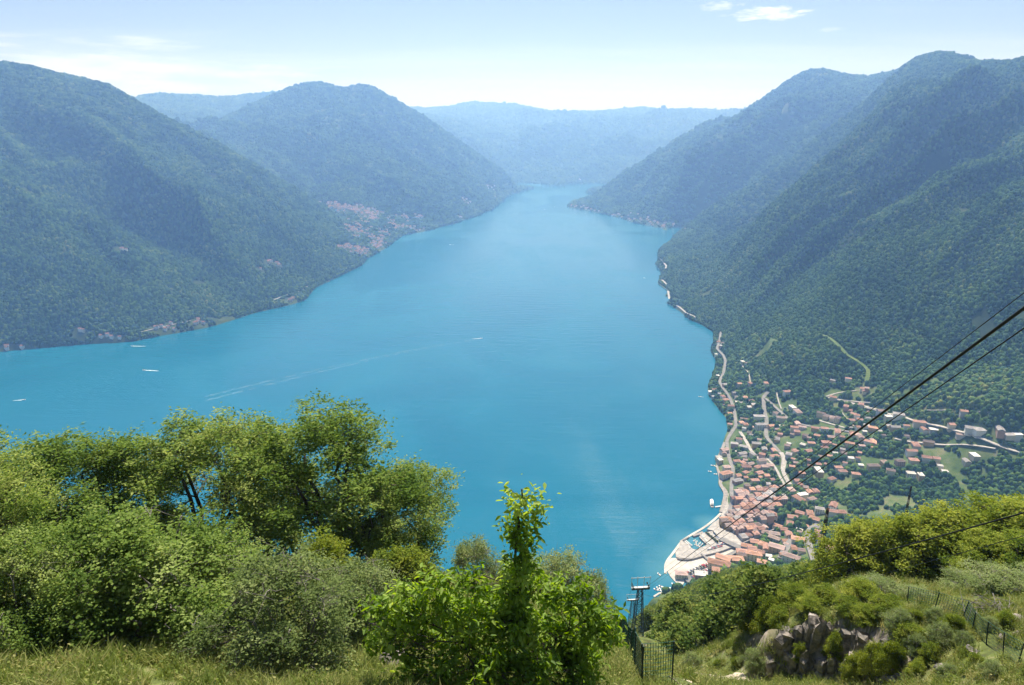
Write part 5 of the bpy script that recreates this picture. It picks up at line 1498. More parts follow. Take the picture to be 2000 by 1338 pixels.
# broad hazels
HAZ = []
for k_ in range(3):
    rg = np.random.default_rng(330 + k_)
    lb = auto_lobes(rg, 5.2, 7.5, 0.35, 36, (0.11, 0.24), d=6.5)
    HAZ.append(grow('hazel', 340 + k_, fork(4.8, 7, 1.9, rg, 0.5), lb, 28, 46, 0.095, 0.16, L_HAZEL, BARK_G, 0.06, up=0.45, wide=0.72, shell=0.4, dead=10))
for px_, D_, pt, wd, lab in [(235, 27, 1010, 460, 'broad pale-leaved bush with dark hollow under its branches'), (50, 26.5, 1045, 280, 'pale bush at the end of the lawn beside the broad one'), (390, 28.5, 1040, 280, 'pale bush joined to the dark side of the broad bush')]:
    place_tree(HAZ, px_, D_, pt, wd, lab, 'bush', 'broad bushes along the lawn', 'hazel_bush', 5.2, 7.5, wood='stems', crown='foliage')
rg = np.random.default_rng(360)
THORN = grow('thorn', 361, fork(4.0, 6, 1.6, rg, 0.25), auto_lobes(rg, 4.6, 5.5, 0.4, 30, (0.11, 0.24)), 28, 24, 0.1, 0.15, L_OLIVE, BARK_G, 0.07, up=0.4, wide=0.6, shell=0.35, dead=26)
place_tree(THORN, 545, 21.5, 1100, 330, 'twiggy grey thorn bush with bare pale twigs and dark trunk', 'bush', None, 'thorn_bush', 4.6, 5.5, wood='stems', crown='foliage')
place_tree(THORN, 690, 25.5, 1110, 240, 'dense dull shrub behind the boulder', 'bush', None, 'thorn_bush', 4.6, 5.5, wood='stems', crown='foliage')
rg = np.random.default_rng(370)
YEL = grow('yellow_shrub', 371, fork(3.0, 5, 1.1, rg, 0.2), auto_lobes(rg, 3.6, 4.2, 0.3, 24, (0.11, 0.25)), 24, 26, 0.12, 0.14, L_ACACIA, BARK, 0.05, up=0.4, wide=0.6, shell=0.4)
place_tree(YEL, 640, 33, 1050, 150, 'yellow-green shrub at the foot of the tall trees', 'bush', None, 'yellow_shrub', 3.6, 4.2, wood='stems', crown='foliage')
place_tree(YEL, 780, 36, 1075, 150, 'low yellowish shrub below the leaning rounded tree', 'bush', None, 'yellow_shrub', 3.6, 4.2, wood='stems', crown='foliage')
for px_, D_, pt, wd, lab in [(1095, 52, 1088, 190, 'dull olive-green bush on the brow right of the walnut'), (1165, 56, 1128, 90, 'small dull bush where the brow drops to the lake'), (930, 50, 1060, 150, 'dark brownish bush below the leaning tree'), (1020, 50, 1100, 160, 'dull bush behind the tall walnut shoot')]:
    place_tree(THORN, px_, D_, pt, wd, lab, 'bush', 'dull bushes on the brow', 'thorn_bush', 4.6, 5.5, wood='stems', crown='foliage')

# young walnut with a tall leader
rg = np.random.default_rng(380)
wl_ft = stand(985, 17.5)
s1 = [(0, 0, 0), (0.15, 0.1, 2.2), (0.4, 0.1, 4.6), (0.47, 0.1, 6.6), (0.55, 0.1, 7.9)]
s2 = [(0.1, 0.1, 0), (-0.9, 0.2, 1.6), (-2.4, 0.3, 2.9)]
s3 = [(0.1, 0, 0), (1.1, 0.3, 1.4), (2.2, 0.4, 2.4)]
s4 = [(0, 0, 0), (-0.6, -0.5, 1.4), (-1.2, -0.8, 2.4)]
lead = [(0.5 + 0.12 * math.sin(i * 2.1), 0.1 + 0.1 * math.cos(i * 1.7), 2.4 + i * 0.5, 0.62 - 0.012 * i, 0.55, 0.42, 1.0) for i in range(11)]
lead[9] = (0.5, 0.1, 6.75, 0.3, 0.3, 0.3, 0.4); lead[10] = (0.62, 0.1, 7.55, 0.68, 0.5, 0.45, 1.0)
lead.append((0.95, 0.1, 7.0, 0.35, 0.3, 0.3, 0.4))
lowl = []
for i in range(44):
    a = rg.random() * 6.28; rr = math.sqrt(rg.random())
    lowl.append((-0.5 + math.cos(a) * rr * 3.9, math.sin(a) * rr * 1.9, 0.8 + 3.6 * rg.random() * (1 - 0.4 * rr), 0.68, 0.65, 0.46, 1.0))
lowl += [(-4.0, 0.2, 3.5, 0.7, 0.6, 0.45, 1), (-3.3, 0.2, 3.9, 0.7, 0.6, 0.45, 1), (-2.3, 0.2, 4.3, 0.7, 0.6, 0.45, 1), (-1.3, 0.2, 4.5, 0.7, 0.6, 0.45, 1), (3.1, 0.2, 3.3, 0.7, 0.6, 0.5, 1), (2.3, 0.2, 3.9, 0.7, 0.6, 0.45, 1), (1.5, 0.2, 4.3, 0.7, 0.6, 0.45, 1), (-3.9, 0, 2.6, 0.7, 0.7, 0.45, 1), (3.4, 0.1, 2.4, 0.6, 0.6, 0.45, 1)]
lowl += [(1.6 + 1.5 * rg.random(), 0.3 + 1.2 * rg.random(), 0.8 + 2.5 * rg.random(), 0.65, 0.6, 0.5, 1) for _ in range(14)]
wm_, lm_ = grow('walnut', 381, [s1, s2, s3, s4], lead + lowl, 17, 11, 0.24, 0.15, L_WALNUT, BARK, 0.075, up=0.25, droop=0.35, wide=0.42, fine=True, shell=0.3)
wh_ = top_height(1030, 936, 17.5, wl_ft); print('walnut h', wh_)
plant('walnut_tree', wm_, lm_, wl_ft, 0.0, (wh_ / 8.3 * 1.0, wh_ / 8.3, wh_ / 8.3), 'young bright green walnut with one tall leafy shoot against the lake', 'tree')

# ------------------------------------------------------------------ bright trees on the knoll at the right
ACA = []
for k_ in range(3):
    rg = np.random.default_rng(400 + k_)
    ACA.append(grow('acacia', 410 + k_, fork(7.5, 4, 1.6, rg, 0.25), auto_lobes(rg, 8.5, 8.0, 1.2, 36, (0.1, 0.24)), 22, 26, 0.2, 0.22, L_ACACIA, BARK, 0.12, up=0.35, wide=0.5, shell=0.4))
GR = 'bright trees along the knoll above the rock face'
for px_, D_, pt, wd, lab in [(1660, 66, 1020, 170, 'bright tree at the end of the knoll beside the bypass road view'), (1735, 68, 1010, 180, 'bright yellow-green tree with deep shade beneath'), (1810, 66, 985, 180, 'bright domed tree above the post-and-net fence'), (1880, 70, 990, 180, 'leafy tree between the domed tree and the tall one'),
                             (1960, 70, 968, 210, 'tallest bright tree of the knoll with pale yellow top'), (2060, 68, 975, 200, 'bright tree at the far end of the knoll row'), (1700, 76, 1035, 150, 'duller tree behind the deep-shaded one'), (1620, 72, 1085, 120, 'low bright tree spilling over the knoll edge'), (1920, 62, 1040, 140, 'low dark-hollowed tree in front of the knoll row'), (2010, 62, 1045, 150, 'leafy tree beside a pile of dead branches')]:
    place_tree(ACA, px_, D_, pt, wd, lab, 'tree', GR, 'acacia_tree', 8.5, 8.0)
for px_, D_, pt, wd, lab in [(1975, 54, 1120, 130, 'dull bush on the grass beside the dead branches'), (1890, 57, 1125, 90, 'dull bush in the shade of the knoll trees'), (1720, 50, 1135, 90, 'dull rounded bush left of the net fence'), (1795, 49, 1160, 60, 'low grey bush behind the fence posts')]:
    place_tree(THORN, px_, D_, pt, wd, lab, 'bush', 'dull bushes on the knoll', 'thorn_bush', 4.6, 5.5, wood='stems', crown='foliage')
for px_, D_, pt, wd, lab in [(1690, 47.5, 1140, 80, 'dark green bush hanging over the rock brow'), (1560, 48.5, 1150, 75, 'bush on top of the rock pillars'), (1510, 48, 1165, 70, 'yellow-green bush at the outer rock pillar'), (1620, 48, 1150, 70, 'grassy shrub between the rock pillars'), (1745, 45, 1180, 70, 'shrub at the dry end of the rock face'), (1800, 42, 1250, 60, 'small shrub on the dry bank'), (1480, 52, 1170, 90, 'leafy bush beyond the outer rock pillar'),
                             (1650, 44.0, 1240, 45, 'small green shrub growing from the rock'), (1532, 46.6, 1190, 60, 'hanging shrub over the second rock pillar'), (1590, 46.6, 1180, 65, 'hanging shrub over the middle of the rock face'), (1665, 46.0, 1185, 60, 'hanging shrub over the inner rock pillars'), (1710, 44.6, 1205, 60, 'hanging shrub over the tan rock'), (1580, 44.2, 1262, 35, 'small plant in a rock cleft'), (1700, 42.0, 1285, 50, 'yellowed plant at the rock foot'), (1735, 41.2, 1262, 50, 'shrub on the crumbling end of the rock'), (1770, 40.5, 1262, 55, 'low bush at the foot of the bank')]:
    place_tree(YEL, px_, D_, pt, wd, lab, 'bush', 'bushes on the rock face', 'rock_shrub', 3.6, 4.2, wood='stems', crown='foliage')

# ------------------------------------------------------------------ woods on the slope below: single trees
SLO = []
for k_ in range(4):
    rg = np.random.default_rng(430 + k_)
    SLO.append(grow('slope', 440 + k_, fork(7, 3, 1.0, rg, 0.15), auto_lobes(rg, 8, 7, 1.0, 24, (0.13, 0.28)), 14, 15, 0.38, 0.28, L_OAK, BARK, 0.12, up=0.4, wide=0.62, shell=0.5))
pts_s = []
D_ = 50.0
while D_ < 470:
    sp_ = 5.2 + D_ * 0.008
    n_ = int(R(36) * D_ / sp_)
    for k_ in range(n_):
        a_ = R(4) + R(36) * (k_ + g_.random()) / n_; d_ = D_ + (g_.random() - 0.5) * sp_
        x, y = math.sin(a_) * d_, math.cos(a_) * d_; z = float(hill(x, y))
        # pixel it is seen at
        cam_v = Vector((x, y, z + 4 - CAM_H)); dep = cam_v.y * math.cos(PITCH) - cam_v.z * math.sin(PITCH)
        px_ = 1000 + FPX * cam_v.x / dep; py_ = 669 - FPX * (cam_v.y * math.sin(PITCH) + cam_v.z * math.cos(PITCH)) / dep
        if px_ < 1215 or px_ > 2080: continue
        if py_ > 1312 or (d_ < 96 and px_ > 1590) or (d_ < 74 and (px_ > 1488 or px_ < 1325)) or (px_ < 1290 and d_ < 150): continue
        if math.hypot(x - f1[0], y - f1[1]) < 5 or (px_ < 1285 and d_ < 182): continue
        # only trees that rise into view over the ground before them
        t_ = np.linspace(0.3, 0.97, 30); gl = hill(x * t_, y * t_); line = CAM_H + (z + 8 - CAM_H) * t_
        if (gl > line + 1.5).any(): continue
        # the crowns stay below the brow over which the town is seen
        lim = float(np.interp(px_, [1215, 1250, 1300, 1350, 1400, 1450, 1520, 1600, 1660, 1760, 1900, 2080], [1245, 1200, 1168, 1140, 1116, 1104, 1106, 1092, 1080, 1060, 1040, 1030]))
        dr_ = px_ray(px_, lim); hmax = CAM_H + dr_[2] * math.hypot(x, y) / math.hypot(dr_[0], dr_[1]) - z
        s_ = min((0.85 + 0.75 * g_.random()) * min(1.0, 0.45 + d_ / 260.0), hmax / 8.4)
        if s_ < 0.3: continue
        pts_s.append((d_, x, y, z, s_, py_))
    D_ += sp_
pts_s.sort(); print('slope trees', len(pts_s))
n_ind_t = 215
for k_, (d_, x, y, z, s, py_) in enumerate(pts_s[:n_ind_t]):
    wm, lm = SLO[k_ % 4]
    px_ = 1000 + FPX * x / (y * math.cos(PITCH) + (CAM_H - z - 4) * math.sin(PITCH))
    zone = ('high' if d_ < 120 else ('midway' if d_ < 200 else 'low')) + ' on the slope ' + ('beside the cable-car pylon' if px_ < 1300 else 'above the floating jetty and beach' if px_ < 1380 else 'before the car park roofs' if px_ < 1450 else 'before the riverside houses' if px_ < 1530 else 'beyond the rock pillars' if px_ < 1640 else 'behind the bright knoll trees')
    hgt = 'tall' if s > 1.2 else ('short' if s < 0.8 else 'middling')
    plant('slope_tree', wm, lm, (x, y, z - 0.2), float(g_.random() * 6.28), (s * 1.05, s * 1.05, s * (0.85 + 0.3 * g_.random())), f'{hgt} leafy tree {zone}', 'tree', f'slope trees, {hgt}, {zone}')
rest_t = np.array([(x, y, z - 0.2) for d_, x, y, z, _, _ in pts_s[n_ind_t:]]); rest_s = np.array([q_[4] for q_ in pts_s[n_ind_t:]])
if len(rest_t):
    for w in range(4):
        sel_ = rest_t[w::4]; n_ = len(sel_); ss = rest_s[w::4]
        so = bpy.data.objects.new('slope_wood', SLO[w][1])
        gn_instances('slope_woodland', sel_, np.stack([ss, ss, ss], -1), np.stack([np.zeros(n_), np.zeros(n_), g_.random(n_) * 6.28], -1), so)

# dry bank: low scrub and golden grass clumps around the rock
bank = [(1760, 1300), (1790, 1275), (1815, 1290), (1835, 1255), (1860, 1235), (1880, 1262), (1905, 1300), (1935, 1320), (1790, 1320), (1850, 1325), (1725, 1300), (1755, 1235), (1785, 1215), (1825, 1215), (1960, 1225), (1930, 1232), (1440, 1300), (1470, 1306), (1400, 1304), (1350, 1306)]
for k_, (px_, py_) in enumerate(bank):
    q_ = on_hill(px_, py_)
    if q_ is None: continue
    wm, lm = (YEL, THORN)[k_ % 2]; s = 0.16 + 0.2 * float(g_.random())
    plant('scrub_plant', wm, lm, q_ - np.array([0, 0, 0.1]), float(g_.random() * 6.28), (s * 1.25, s * 1.25, s), ('yellowish' if k_ % 2 == 0 else 'dull grey-green') + ' low scrub plant ' + ('on the dry bank by the net fence' if px_ > 1700 else 'beside the gravel path'), 'shrub', 'scrub on the dry bank' + str(k_ % 2) + ('a' if px_ > 1700 else 'b'), wood='stems', crown='foliage')

# ------------------------------------------------------------------ town trees
for k_ in range(11):
    q_ = Pz(*ch(880 + 20 * k_, 365 + 17 * k_), 3.3); wm, lm = SLO[k_ % 4]; s = 0.42 + 0.2 * float(g_.random())
    plant('quay_tree', wm, lm, q_, k_ * 1.1, (s, s, s), 'round green tree in the row along the harbour quay', 'tree', 'trees along the harbour quay')
for k_ in range(9):
    q_ = Pz(*ch(620 + 45 * k_, 1075 - 21 * k_), 3.7); wm, lm = SLO[k_ % 4]; s = 0.36 + 0.15 * float(g_.random())
    plant('car_park_tree', wm, lm, q_, k_ * 1.7, (s, s, s), 'small dark tree between the rows of the car park', 'tree', 'trees in the car park')
for k_, (px_, py_, s, lab) in enumerate([(1553, 925, 2.3, 'huge dark tree beside the curving street'), (1499, 942, 1.3, 'dark upright tree above the old quarter'), (1512, 858, 1.4, 'large tree on the green terraces'), (1620, 800, 2.0, 'huge dark tree beside the upper row houses'), (1570, 820, 1.8, 'large dark tree under the terrace lane'), (1740, 880, 1.7, 'large round tree by the valley meadow'), (1835, 845, 1.8, 'large dark tree by the valley road bend'), (1895, 862, 1.2, 'single round tree in the dry meadow'), (1470, 745, 1.5, 'large tree by the hill road bend'), (1560, 985, 1.2, 'tree on the river bank'), (1470, 700, 1.3, 'tree above the shore road'), (1700, 742, 1.4, 'tall dark tree on the hillside meadow')]):
    q_ = on_terr(px_, py_ + 6); wm, lm = SLO[k_ % 4]; plant('garden_tree', wm, lm, q_, k_ * 0.9, (s, s, s), lab, 'tree', 'big garden trees of the town')

# ------------------------------------------------------------------ rocks
M_ROCK = ground_mat('limestone', [(0.05, 0.046, 0.043), (0.15, 0.138, 0.125), (0.28, 0.24, 0.2), (0.4, 0.38, 0.35)], 2.2, 0.6, bump=1.0)


def rock_mesh(seed, sx, sy, sz, sub=3, rough=0.3, blocky=0.5, groove=0.0):
    V, F = ico(sub)
    m_ = np.abs(V).max(1)[:, None]; V2 = V * (1 - blocky) + V / m_ * blocky * 0.85
    r_ = 1 + rough * n3(V, 1.6, seed) + rough * 0.6 * n3(V, 4.0, seed + 9) + rough * 0.3 * n3(V, 9.0, seed + 19)
    if groove:
        G_ = V * np.array([1, 1, 0.12]); r_ = r_ + groove * n3(G_, 5.0, seed + 29) - groove * 0.8 * np.maximum(0, n3(G_, 8.0, seed + 39))
        V2 = V2.copy(); V2[:, 2] *= 1 + 0.15 * n3(V * np.array([1, 1, 0.0]), 5.0, seed + 3)
    me = fast_mesh('rock', V2 * r_[:, None] * np.array([sx, sy, sz]), F); me.materials.append(M_ROCK)
    return me


def pillar(seed, w, d, h):
    rg = np.random.default_rng(seed); n = int(rg.integers(5, 8)); an = np.sort(rg.random(n) * 0.6 + np.arange(n)) * 6.283 / n
    rad = 0.75 + 0.5 * rg.random(n); rings = [-0.1, 0.12, 0.3, 0.5, 0.68, 0.85, 0.97]; b = MB(); off = np.zeros(2)
    tilt = rg.normal(size=2) * 0.16
    for k, z in enumerate(rings):
        off = off + rg.normal(size=2) * 0.05; s = (1.08 - 0.28 * max(z, 0) ** 2) * (0.88 + 0.24 * rg.random()); rr2 = rad * (0.9 + 0.22 * rg.random(n))
        for a_, r_ in zip(an, rr2):
            x_, y_ = math.cos(a_) * r_ * w * s + off[0], math.sin(a_) * r_ * d * s + off[1]
            b.v.append((x_, y_, z * h + (tilt[0] * x_ + tilt[1] * y_ + rg.normal() * 0.07 * h) * (z > 0.4)))
    for k in range(len(rings) - 1):
        for i in range(n):
            j = (i + 1) % n; b.f += [(k * n + i, k * n + j, (k + 1) * n + j), (k * n + i, (k + 1) * n + j, (k + 1) * n + i)]
    t = (len(rings) - 1) * n; b.v.append((off[0], off[1], h * 1.03)); b.f += [(t + i, t + (i + 1) % n, len(b.v) - 1) for i in range(n)]
    return b.mesh('rock', M_ROCK)


RF = empty('cliff', stand(1600, 44)); tag(RF, 'weathered limestone rock face of upright pillars under hanging grass', 'cliff')
rfp = np.array(RF.location)
rr_ = random.Random(3)
for i in range(46):
    row = i // 23
    px_ = 1488 + 290 * (i % 23) / 22 + rr_.uniform(-6, 6); DF = float(np.interp(px_, [1490, 1560, 1620, 1680, 1740, 1790], [43.9, 43.9, 43.7, 42.5, 40.5, 39.4]))
    x0, y0, _ = Pd(px_, 1260, DF - 0.2); zb = float(hill(x0, y0)); xt, yt, _ = Pd(px_, 1260, DF + 2.2); zt = float(hill(xt, yt))
    x, y, _ = Pd(px_, 1260, DF + (1.15 if row == 0 else 0.35) + rr_.uniform(-0.25, 0.25))
    hh = max(1.2, zt - zb) * (rr_.uniform(0.7, 1.12) if row == 0 else rr_.uniform(0.25, 0.62))
    child('rock', pillar(500 + i, rr_.uniform(0.3, 0.62), rr_.uniform(0.35, 0.6), hh), RF, loc=tuple(np.array([x, y, zb - 0.1]) - rfp), rot=(rr_.uniform(-0.07, 0.07), rr_.uniform(-0.07, 0.07), rr_.uniform(0, 3)))
b_ = on_hill(770, 1310)
o = bpy.data.objects.new('boulder', rock_mesh(601, 0.62, 0.55, 0.6, 4, 0.16, 0.25)); COL.objects.link(o); o.location = b_ + np.array([0, 0, 0.3]); tag(o, 'round pale grey boulder on the lawn before the shrub', 'boulder')
for k_, (px_, py_, s, lab) in enumerate([(1258, 1262, 0.5, 'white stones showing in the dry grass beside the green net fence'), (1130, 1300, 0.45, 'flat pale stone in the grass near the walnut'), (1150, 1290, 0.3, 'small pale stone near the walnut'), (1225, 1312, 0.35, 'flat white stone at the fence foot'), (735, 1325, 0.3, 'pale stone poking out of the lawn by the boulder'),
                                          (1798, 1172, 0.5, 'white rock beside the net fence posts'), (1820, 1168, 0.45, 'pale rock leaning by a fence post'), (1985, 1213, 0.6, 'flat grey rock in the knoll grass'), (1960, 1248, 0.4, 'pale rocks in the worn patch of the knoll'), (1900, 1275, 0.45, 'stone in the dry bank below the fence'), (1990, 1240, 0.35, 'small stone near the last fence post'), (1840, 1310, 0.5, 'grey stone at the foot of the dry bank'),
                                          (1380, 1322, 0.3, 'pale stone on the gravel path'), (1480, 1322, 0.45, 'grey stone at the end of the gravel path')]):
    q_ = on_hill(px_, py_)
    if q_ is None: continue
    o = bpy.data.objects.new('stone', rock_mesh(620 + k_, s * 0.8, s * 0.6, s * 0.38, 3, 0.34, 0.8)); COL.objects.link(o); o.location = q_ + np.array([0, 0, s * 0.1]); o.rotation_euler = (0, 0, k_ * 1.3); tag(o, lab, 'stone')

# gravel path beyond the fence
PP = [on_hill(*p) for p in [(1318, 1330), (1345, 1322), (1400, 1322), (1440, 1324), (1465, 1330)]]
PP = np.array([p for p in PP if p is not None])
tt = np.linspace(0, 1, 30); X = np.interp(tt, np.linspace(0, 1, len(PP)), PP[:, 0]); Y = np.interp(tt, np.linspace(0, 1, len(PP)), PP[:, 1])
V, F = [], []
for i in range(30):
    for j, dy in enumerate((-1.6, -0.8, 0, 0.8, 1.5)):
        y_ = Y[i] + dy * (1 + 0.2 * math.sin(i * 1.3)); V.append((X[i], y_, float(hill(X[i], y_)) + 0.05))
for i in range(29):
    for j in range(4): F.append((i * 5 + j, (i + 1) * 5 + j, (i + 1) * 5 + j + 1, i * 5 + j + 1))
o = mesh_obj('path', V, F, ground_mat('sandy_gravel', [(0.3, 0.24, 0.17), (0.45, 0.38, 0.29), (0.55, 0.48, 0.38)], 2.0, 0.4), smooth=True); tag(o, kind='structure')

# ------------------------------------------------------------------ fences: posts and wire netting
M_NET = simple_mat('green_wire', (0.02, 0.07, 0.05), rough=0.5)


def fence(pts, h, step, label, net=0.17, lean=0.03):
    P = np.array([on_hill(*p) for p in pts]); cum = np.concatenate([[0], np.cumsum(np.linalg.norm(np.diff(P[:, :2], axis=0), axis=1))])
    n = max(2, int(cum[-1] / step) + 1); tt = np.linspace(0, cum[-1], n); X = np.interp(tt, cum, P[:, 0]); Y = np.interp(tt, cum, P[:, 1]); Z = hill(X, Y)
    e = empty('wire_fence', (X[0], Y[0], Z[0])); tag(e, label, 'fence'); o_ = np.array([X[0], Y[0], Z[0]])
    tops = []
    for i in range(n):
        b0 = np.array([X[i], Y[i], Z[i] - 0.2]) - o_; b1 = b0 + np.array([rr_.uniform(-lean, lean) * h, rr_.uniform(-lean, lean) * h, h + 0.2 + rr_.uniform(-0.1, 0.12)])
        MB().tube([b0, b1], 0.032, 6).build('post', M_DARKMETAL, e); tops.append((b0 + np.array([0, 0, 0.25]), b1))
    for i in range(n - 1):
        b = MB(); (a0, a1), (c0, c1_) = tops[i], tops[i + 1]
        L_ = np.linalg.norm(c0 - a0); kx = max(2, int(L_ / net)); kz = int(h / net)
        G = lambda u, v: (a0 * (1 - v) + a1 * v) * (1 - u) + (c0 * (1 - v) + c1_ * v) * u
        for k in range(1, kx): b.tube([G(k / kx, 0), G(k / kx, 1)], 0.011, 3, cap=False)
        for k in range(kz + 1): b.tube([G(0, k / kz), G(0.5, k / kz) - np.array([0, 0, 0.03]), G(1, k / kz)], 0.011, 3, cap=False)
        b.build('wire_netting', M_NET, e)
    return e


fence([(1204, 1236), (1212, 1252), (1220, 1272), (1228, 1292), (1240, 1322), (1252, 1345)], 1.9, 1.6, 'green wire net fence on dark posts running down the lawn edge')
fence([(1256, 1345), (1275, 1340), (1292, 1338), (1312, 1336)], 1.9, 1.1, 'green wire net fence closing the corner above the gravel path', lean=0.08)
fence([(1772, 1178), (1793, 1180), (1822, 1190), (1850, 1195), (1877, 1209), (1910, 1248), (1947, 1270), (1987, 1302)], 1.35, 2.0, 'low leaning net fence with dark posts across the knoll grass', lean=0.12)

# heap of dead branches on the knoll
b = MB(); q_ = on_hill(1935, 1196)
for i in range(46):
    a = rr_.uniform(0, 6.28); l = rr_.uniform(0.6, 1.9); c_ = np.array([rr_.gauss(0, 1.0), rr_.gauss(0, 0.5), rr_.uniform(0.05, 0.6)])
    d_ = np.array([math.cos(a), math.sin(a), rr_.uniform(-0.2, 0.5)]) * l
    b.tube([c_ - d_ / 2, c_ + np.array([0, 0, 0.06]), c_ + d_ / 2], [0.03, 0.022, 0.008], 4)
o = b.build('brushwood_heap', BARK_G); o.location = q_; tag(o, 'heap of bleached dead branches on the knoll grass', 'branches')

# ------------------------------------------------------------------ grass
M_GRASS = leaf_mat('grass_blade', (0.08, 0.12, 0.02), (0.18, 0.23, 0.055), (0.36, 0.34, 0.14), 0.35, inst=True, noise_scale=0.4)


def tuft(seed, n, h, lean):
    rg = np.random.default_rng(seed); V, F = [], []
    for i in range(n):
        a = rg.random() * 6.28; r_ = math.sqrt(rg.random()) * 0.22; b0 = np.array([math.cos(a) * r_, math.sin(a) * r_, -0.03]); d = rg.normal(size=2) * lean; hh = h * (0.5 + 0.7 * rg.random()); w = 0.009 + 0.008 * rg.random()
        s = np.array([math.sin(a * 3), math.cos(a * 3), 0]) * w
        m_ = b0 + np.array([d[0] * 0.35, d[1] * 0.35, hh * 0.6]); t = b0 + np.array([d[0], d[1], hh])
        k = len(V); V += [b0 - s, b0 + s, m_ + s * 0.8, m_ - s * 0.8, t]; F += [(k, k + 1, k + 2), (k, k + 2, k + 3), (k + 3, k + 2, k + 4)]
    return np.array(V), np.array(F)


TUFTS = [src_obj('grass_tuft', *tuft(700 + i, 46, 0.3 + 0.07 * i, 0.14 + 0.03 * i), M_GRASS) for i in range(3)]
HERB = []
for i in range(2):
    rg = np.random.default_rng(720 + i); C = rg.normal(size=(90, 3)) * np.array([0.2, 0.2, 0.1]) + np.array([0, 0, 0.14])
    HERB.append(bpy.data.objects.new('herb', leaves_mesh('herb', C, 0.05 + 0.06 * rg.random(90), M_GRASS, rg, 0.3, 0, 0.5)))
N_ = 33000
a_ = R(-54) + R(108) * g_.random(N_); d_ = np.exp(math.log(12) + (math.log(64) - math.log(12)) * g_.random(N_))
x, y = np.sin(a_) * d_, np.cos(a_) * d_; z = hill(x, y)
dens_ = fbm(x / 2.2, y / 2.2, 3, 81)
gr = (hill(x + 0.4, y) - hill(x - 0.4, y)) ** 2 + (hill(x, y + 0.4) - hill(x, y - 0.4)) ** 2
path_d = np.min(np.hypot(x[:, None] - X[None, ::3], y[:, None] - Y[None, ::3]), 1) if len(X) else np.full(N_, 9)
k_ = (dens_ > 0.33) & (gr < 2.0) & (path_d > 1.7)
x, y, z = x[k_], y[k_], z[k_]; n_ = len(x)
ss = 0.7 + 0.8 * g_.random(n_); rots = np.stack([np.zeros(n_), np.zeros(n_), g_.random(n_) * 6.28], -1); scs = np.stack([ss * 1.2, ss * 1.2, ss], -1); vv = g_.integers(0, 10, n_)
for i in range(3):
    mk = (vv % 3 == i) & (vv < 8); gn_instances('grass', np.stack([x, y, z], -1)[mk], scs[mk], rots[mk], TUFTS[i])
for i in range(2):
    mk = vv == 8 + i; gn_instances('ground_cover', np.stack([x, y, z], -1)[mk], scs[mk] * 0.9, rots[mk], HERB[i])
# ------------------------------------------------------------------ scatter the woods
slope_el = (np.maximum(TZ, 0) - CAM_H) / np.exp(LD)
cm = np.maximum.accumulate(slope_el, axis=1)
VIS = (slope_el > np.concatenate([cm[:, :1] - 1, cm[:, :-1]], 1) - 0.012).astype(float)
P_all = []
D = 880.0
while D < 14000:
    s = max(5.2, 0.0025 * D)
    n = int(R(84) * D / s)
    a = np.linspace(R(-42), R(42), n) + (RNG.random(n) - 0.5) * s / D * 0.9
    d = D + (RNG.random(n) - 0.5) * s * 0.9
    P_all.append(np.stack([np.sin(a) * d, np.cos(a) * d, np.full(n, s)], -1))
    D += s
P_all = np.concatenate(P_all)
x, y, s = P_all.T
u = np.clip((np.arctan2(x, y) - A0) / (A1 - A0) * (NA - 1), 0, NA - 1).astype(int); v = np.clip((np.log(np.hypot(x, y)) - L0) / (L1 - L0) * (NL - 1), 0, NL - 1).astype(int)
z = terr(x, y)
keep = (z > 1.2) & (VIS[u, v] > 0.5)
x, y, s, z, u, v = [q[keep] for q in (x, y, s, z, u, v)]
keep = np.ones(len(x), bool)
EX = np.array(EXCL) if EXCL else np.zeros((0, 3))
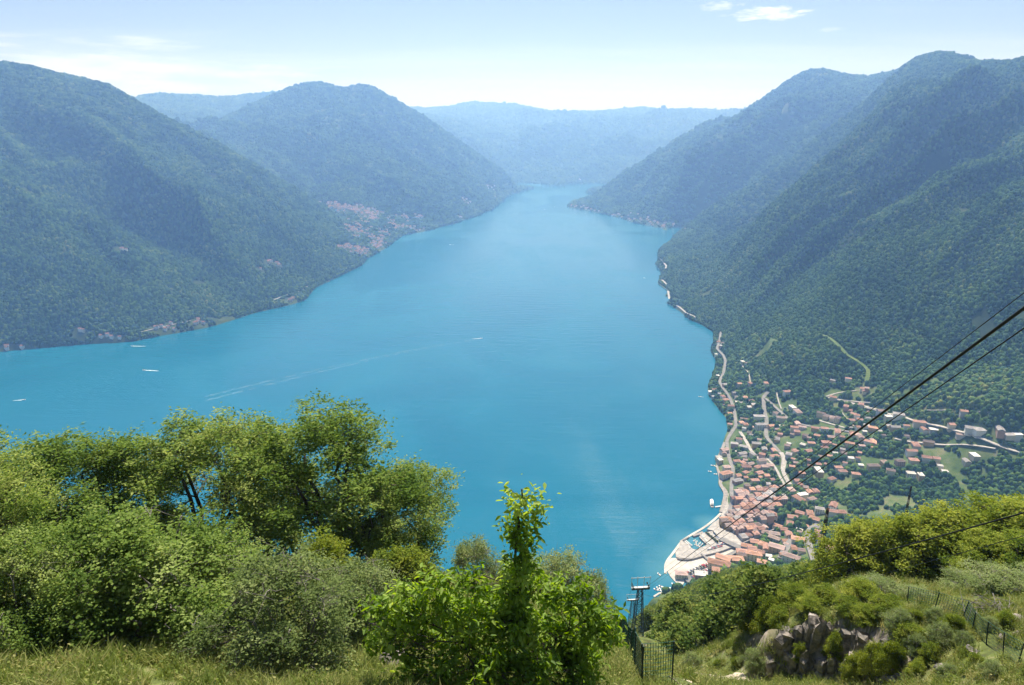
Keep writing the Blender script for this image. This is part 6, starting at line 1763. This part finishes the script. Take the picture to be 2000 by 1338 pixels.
for i in range(0, len(x), 8000):
    sl = slice(i, i + 8000)
    if len(EX):
        d2 = (x[sl, None] - EX[None, :, 0]) ** 2 + (y[sl, None] - EX[None, :, 1]) ** 2
        keep[sl] &= ~(d2 < (EX[None, :, 2]) ** 2).any(1)
x, y, s, z, u, v = [q[keep] for q in (x, y, s, z, u, v)]
reg = REG[np.clip(u, 0, NA - 2), np.clip(v, 0, NL - 2)]
# thin the valley floor into groves with meadows between
gap = fbm(x / 60, y / 60, 3, 91)
# clearings on the slopes
cl = fbm(x / 130, y / 130, 3, 95)
keep = np.where(reg == 1, gap > 0.36, cl > 0.205)
x, y, s, z, reg = [q[keep] for q in (x, y, s, z, reg)]
n = len(x)
size = s * (0.42 + 0.5 * RNG.random(n) ** 1.3) * np.where(reg == 1, 1.15, 1.0) * (1 + 0.35 * (fbm(x / 90, y / 90, 2, 97) - 0.5))
scl = np.stack([size * (0.9 + 0.25 * RNG.random(n)), size * (0.9 + 0.25 * RNG.random(n)), size * (0.85 + 0.5 * RNG.random(n))], -1)
rot = np.stack([(RNG.random(n) - 0.5) * 0.25, (RNG.random(n) - 0.5) * 0.25, RNG.random(n) * 6.283], -1)
big = s > 9.0
scl[big] *= 1.35
pts = np.stack([x, y, z - 0.55 * size], -1)
var = RNG.integers(0, 1000, n)
for k in (1, 2, 3, 4, 5, 6):
    for w in range(5):
        mk = (reg == k) & ~big & (var % 5 == w)
        if mk.sum(): gn_instances('woodland', pts[mk], scl[mk], rot[mk], SRC_CROWN[w])
    for w in range(4):
        mk = (reg == k) & big & (var % 4 == w)
        if mk.sum(): gn_instances('woodland', pts[mk], scl[mk], rot[mk], SRC_CLUMP[w])
print('forest points', n)
# ------------------------------------------------------------------ the air
hb = MB().box(-15500, 15500, -1500, 17200, -70, 1420).build('haze', None)
m, N, L, out = new_mat('hazy_air')
pv = N.new('ShaderNodeVolumePrincipled')
pv.inputs['Color'].default_value = (0.265, 0.495, 1.0, 1)
pv.inputs['Density'].default_value = 1.35e-4
pv.inputs['Absorption Color'].default_value = (1, 1, 1, 1)
pv.inputs['Anisotropy'].default_value = 0.45
L.new(pv.outputs[0], out.inputs['Volume'])
hb.data.materials.append(m)
tag(hb, kind='stuff')
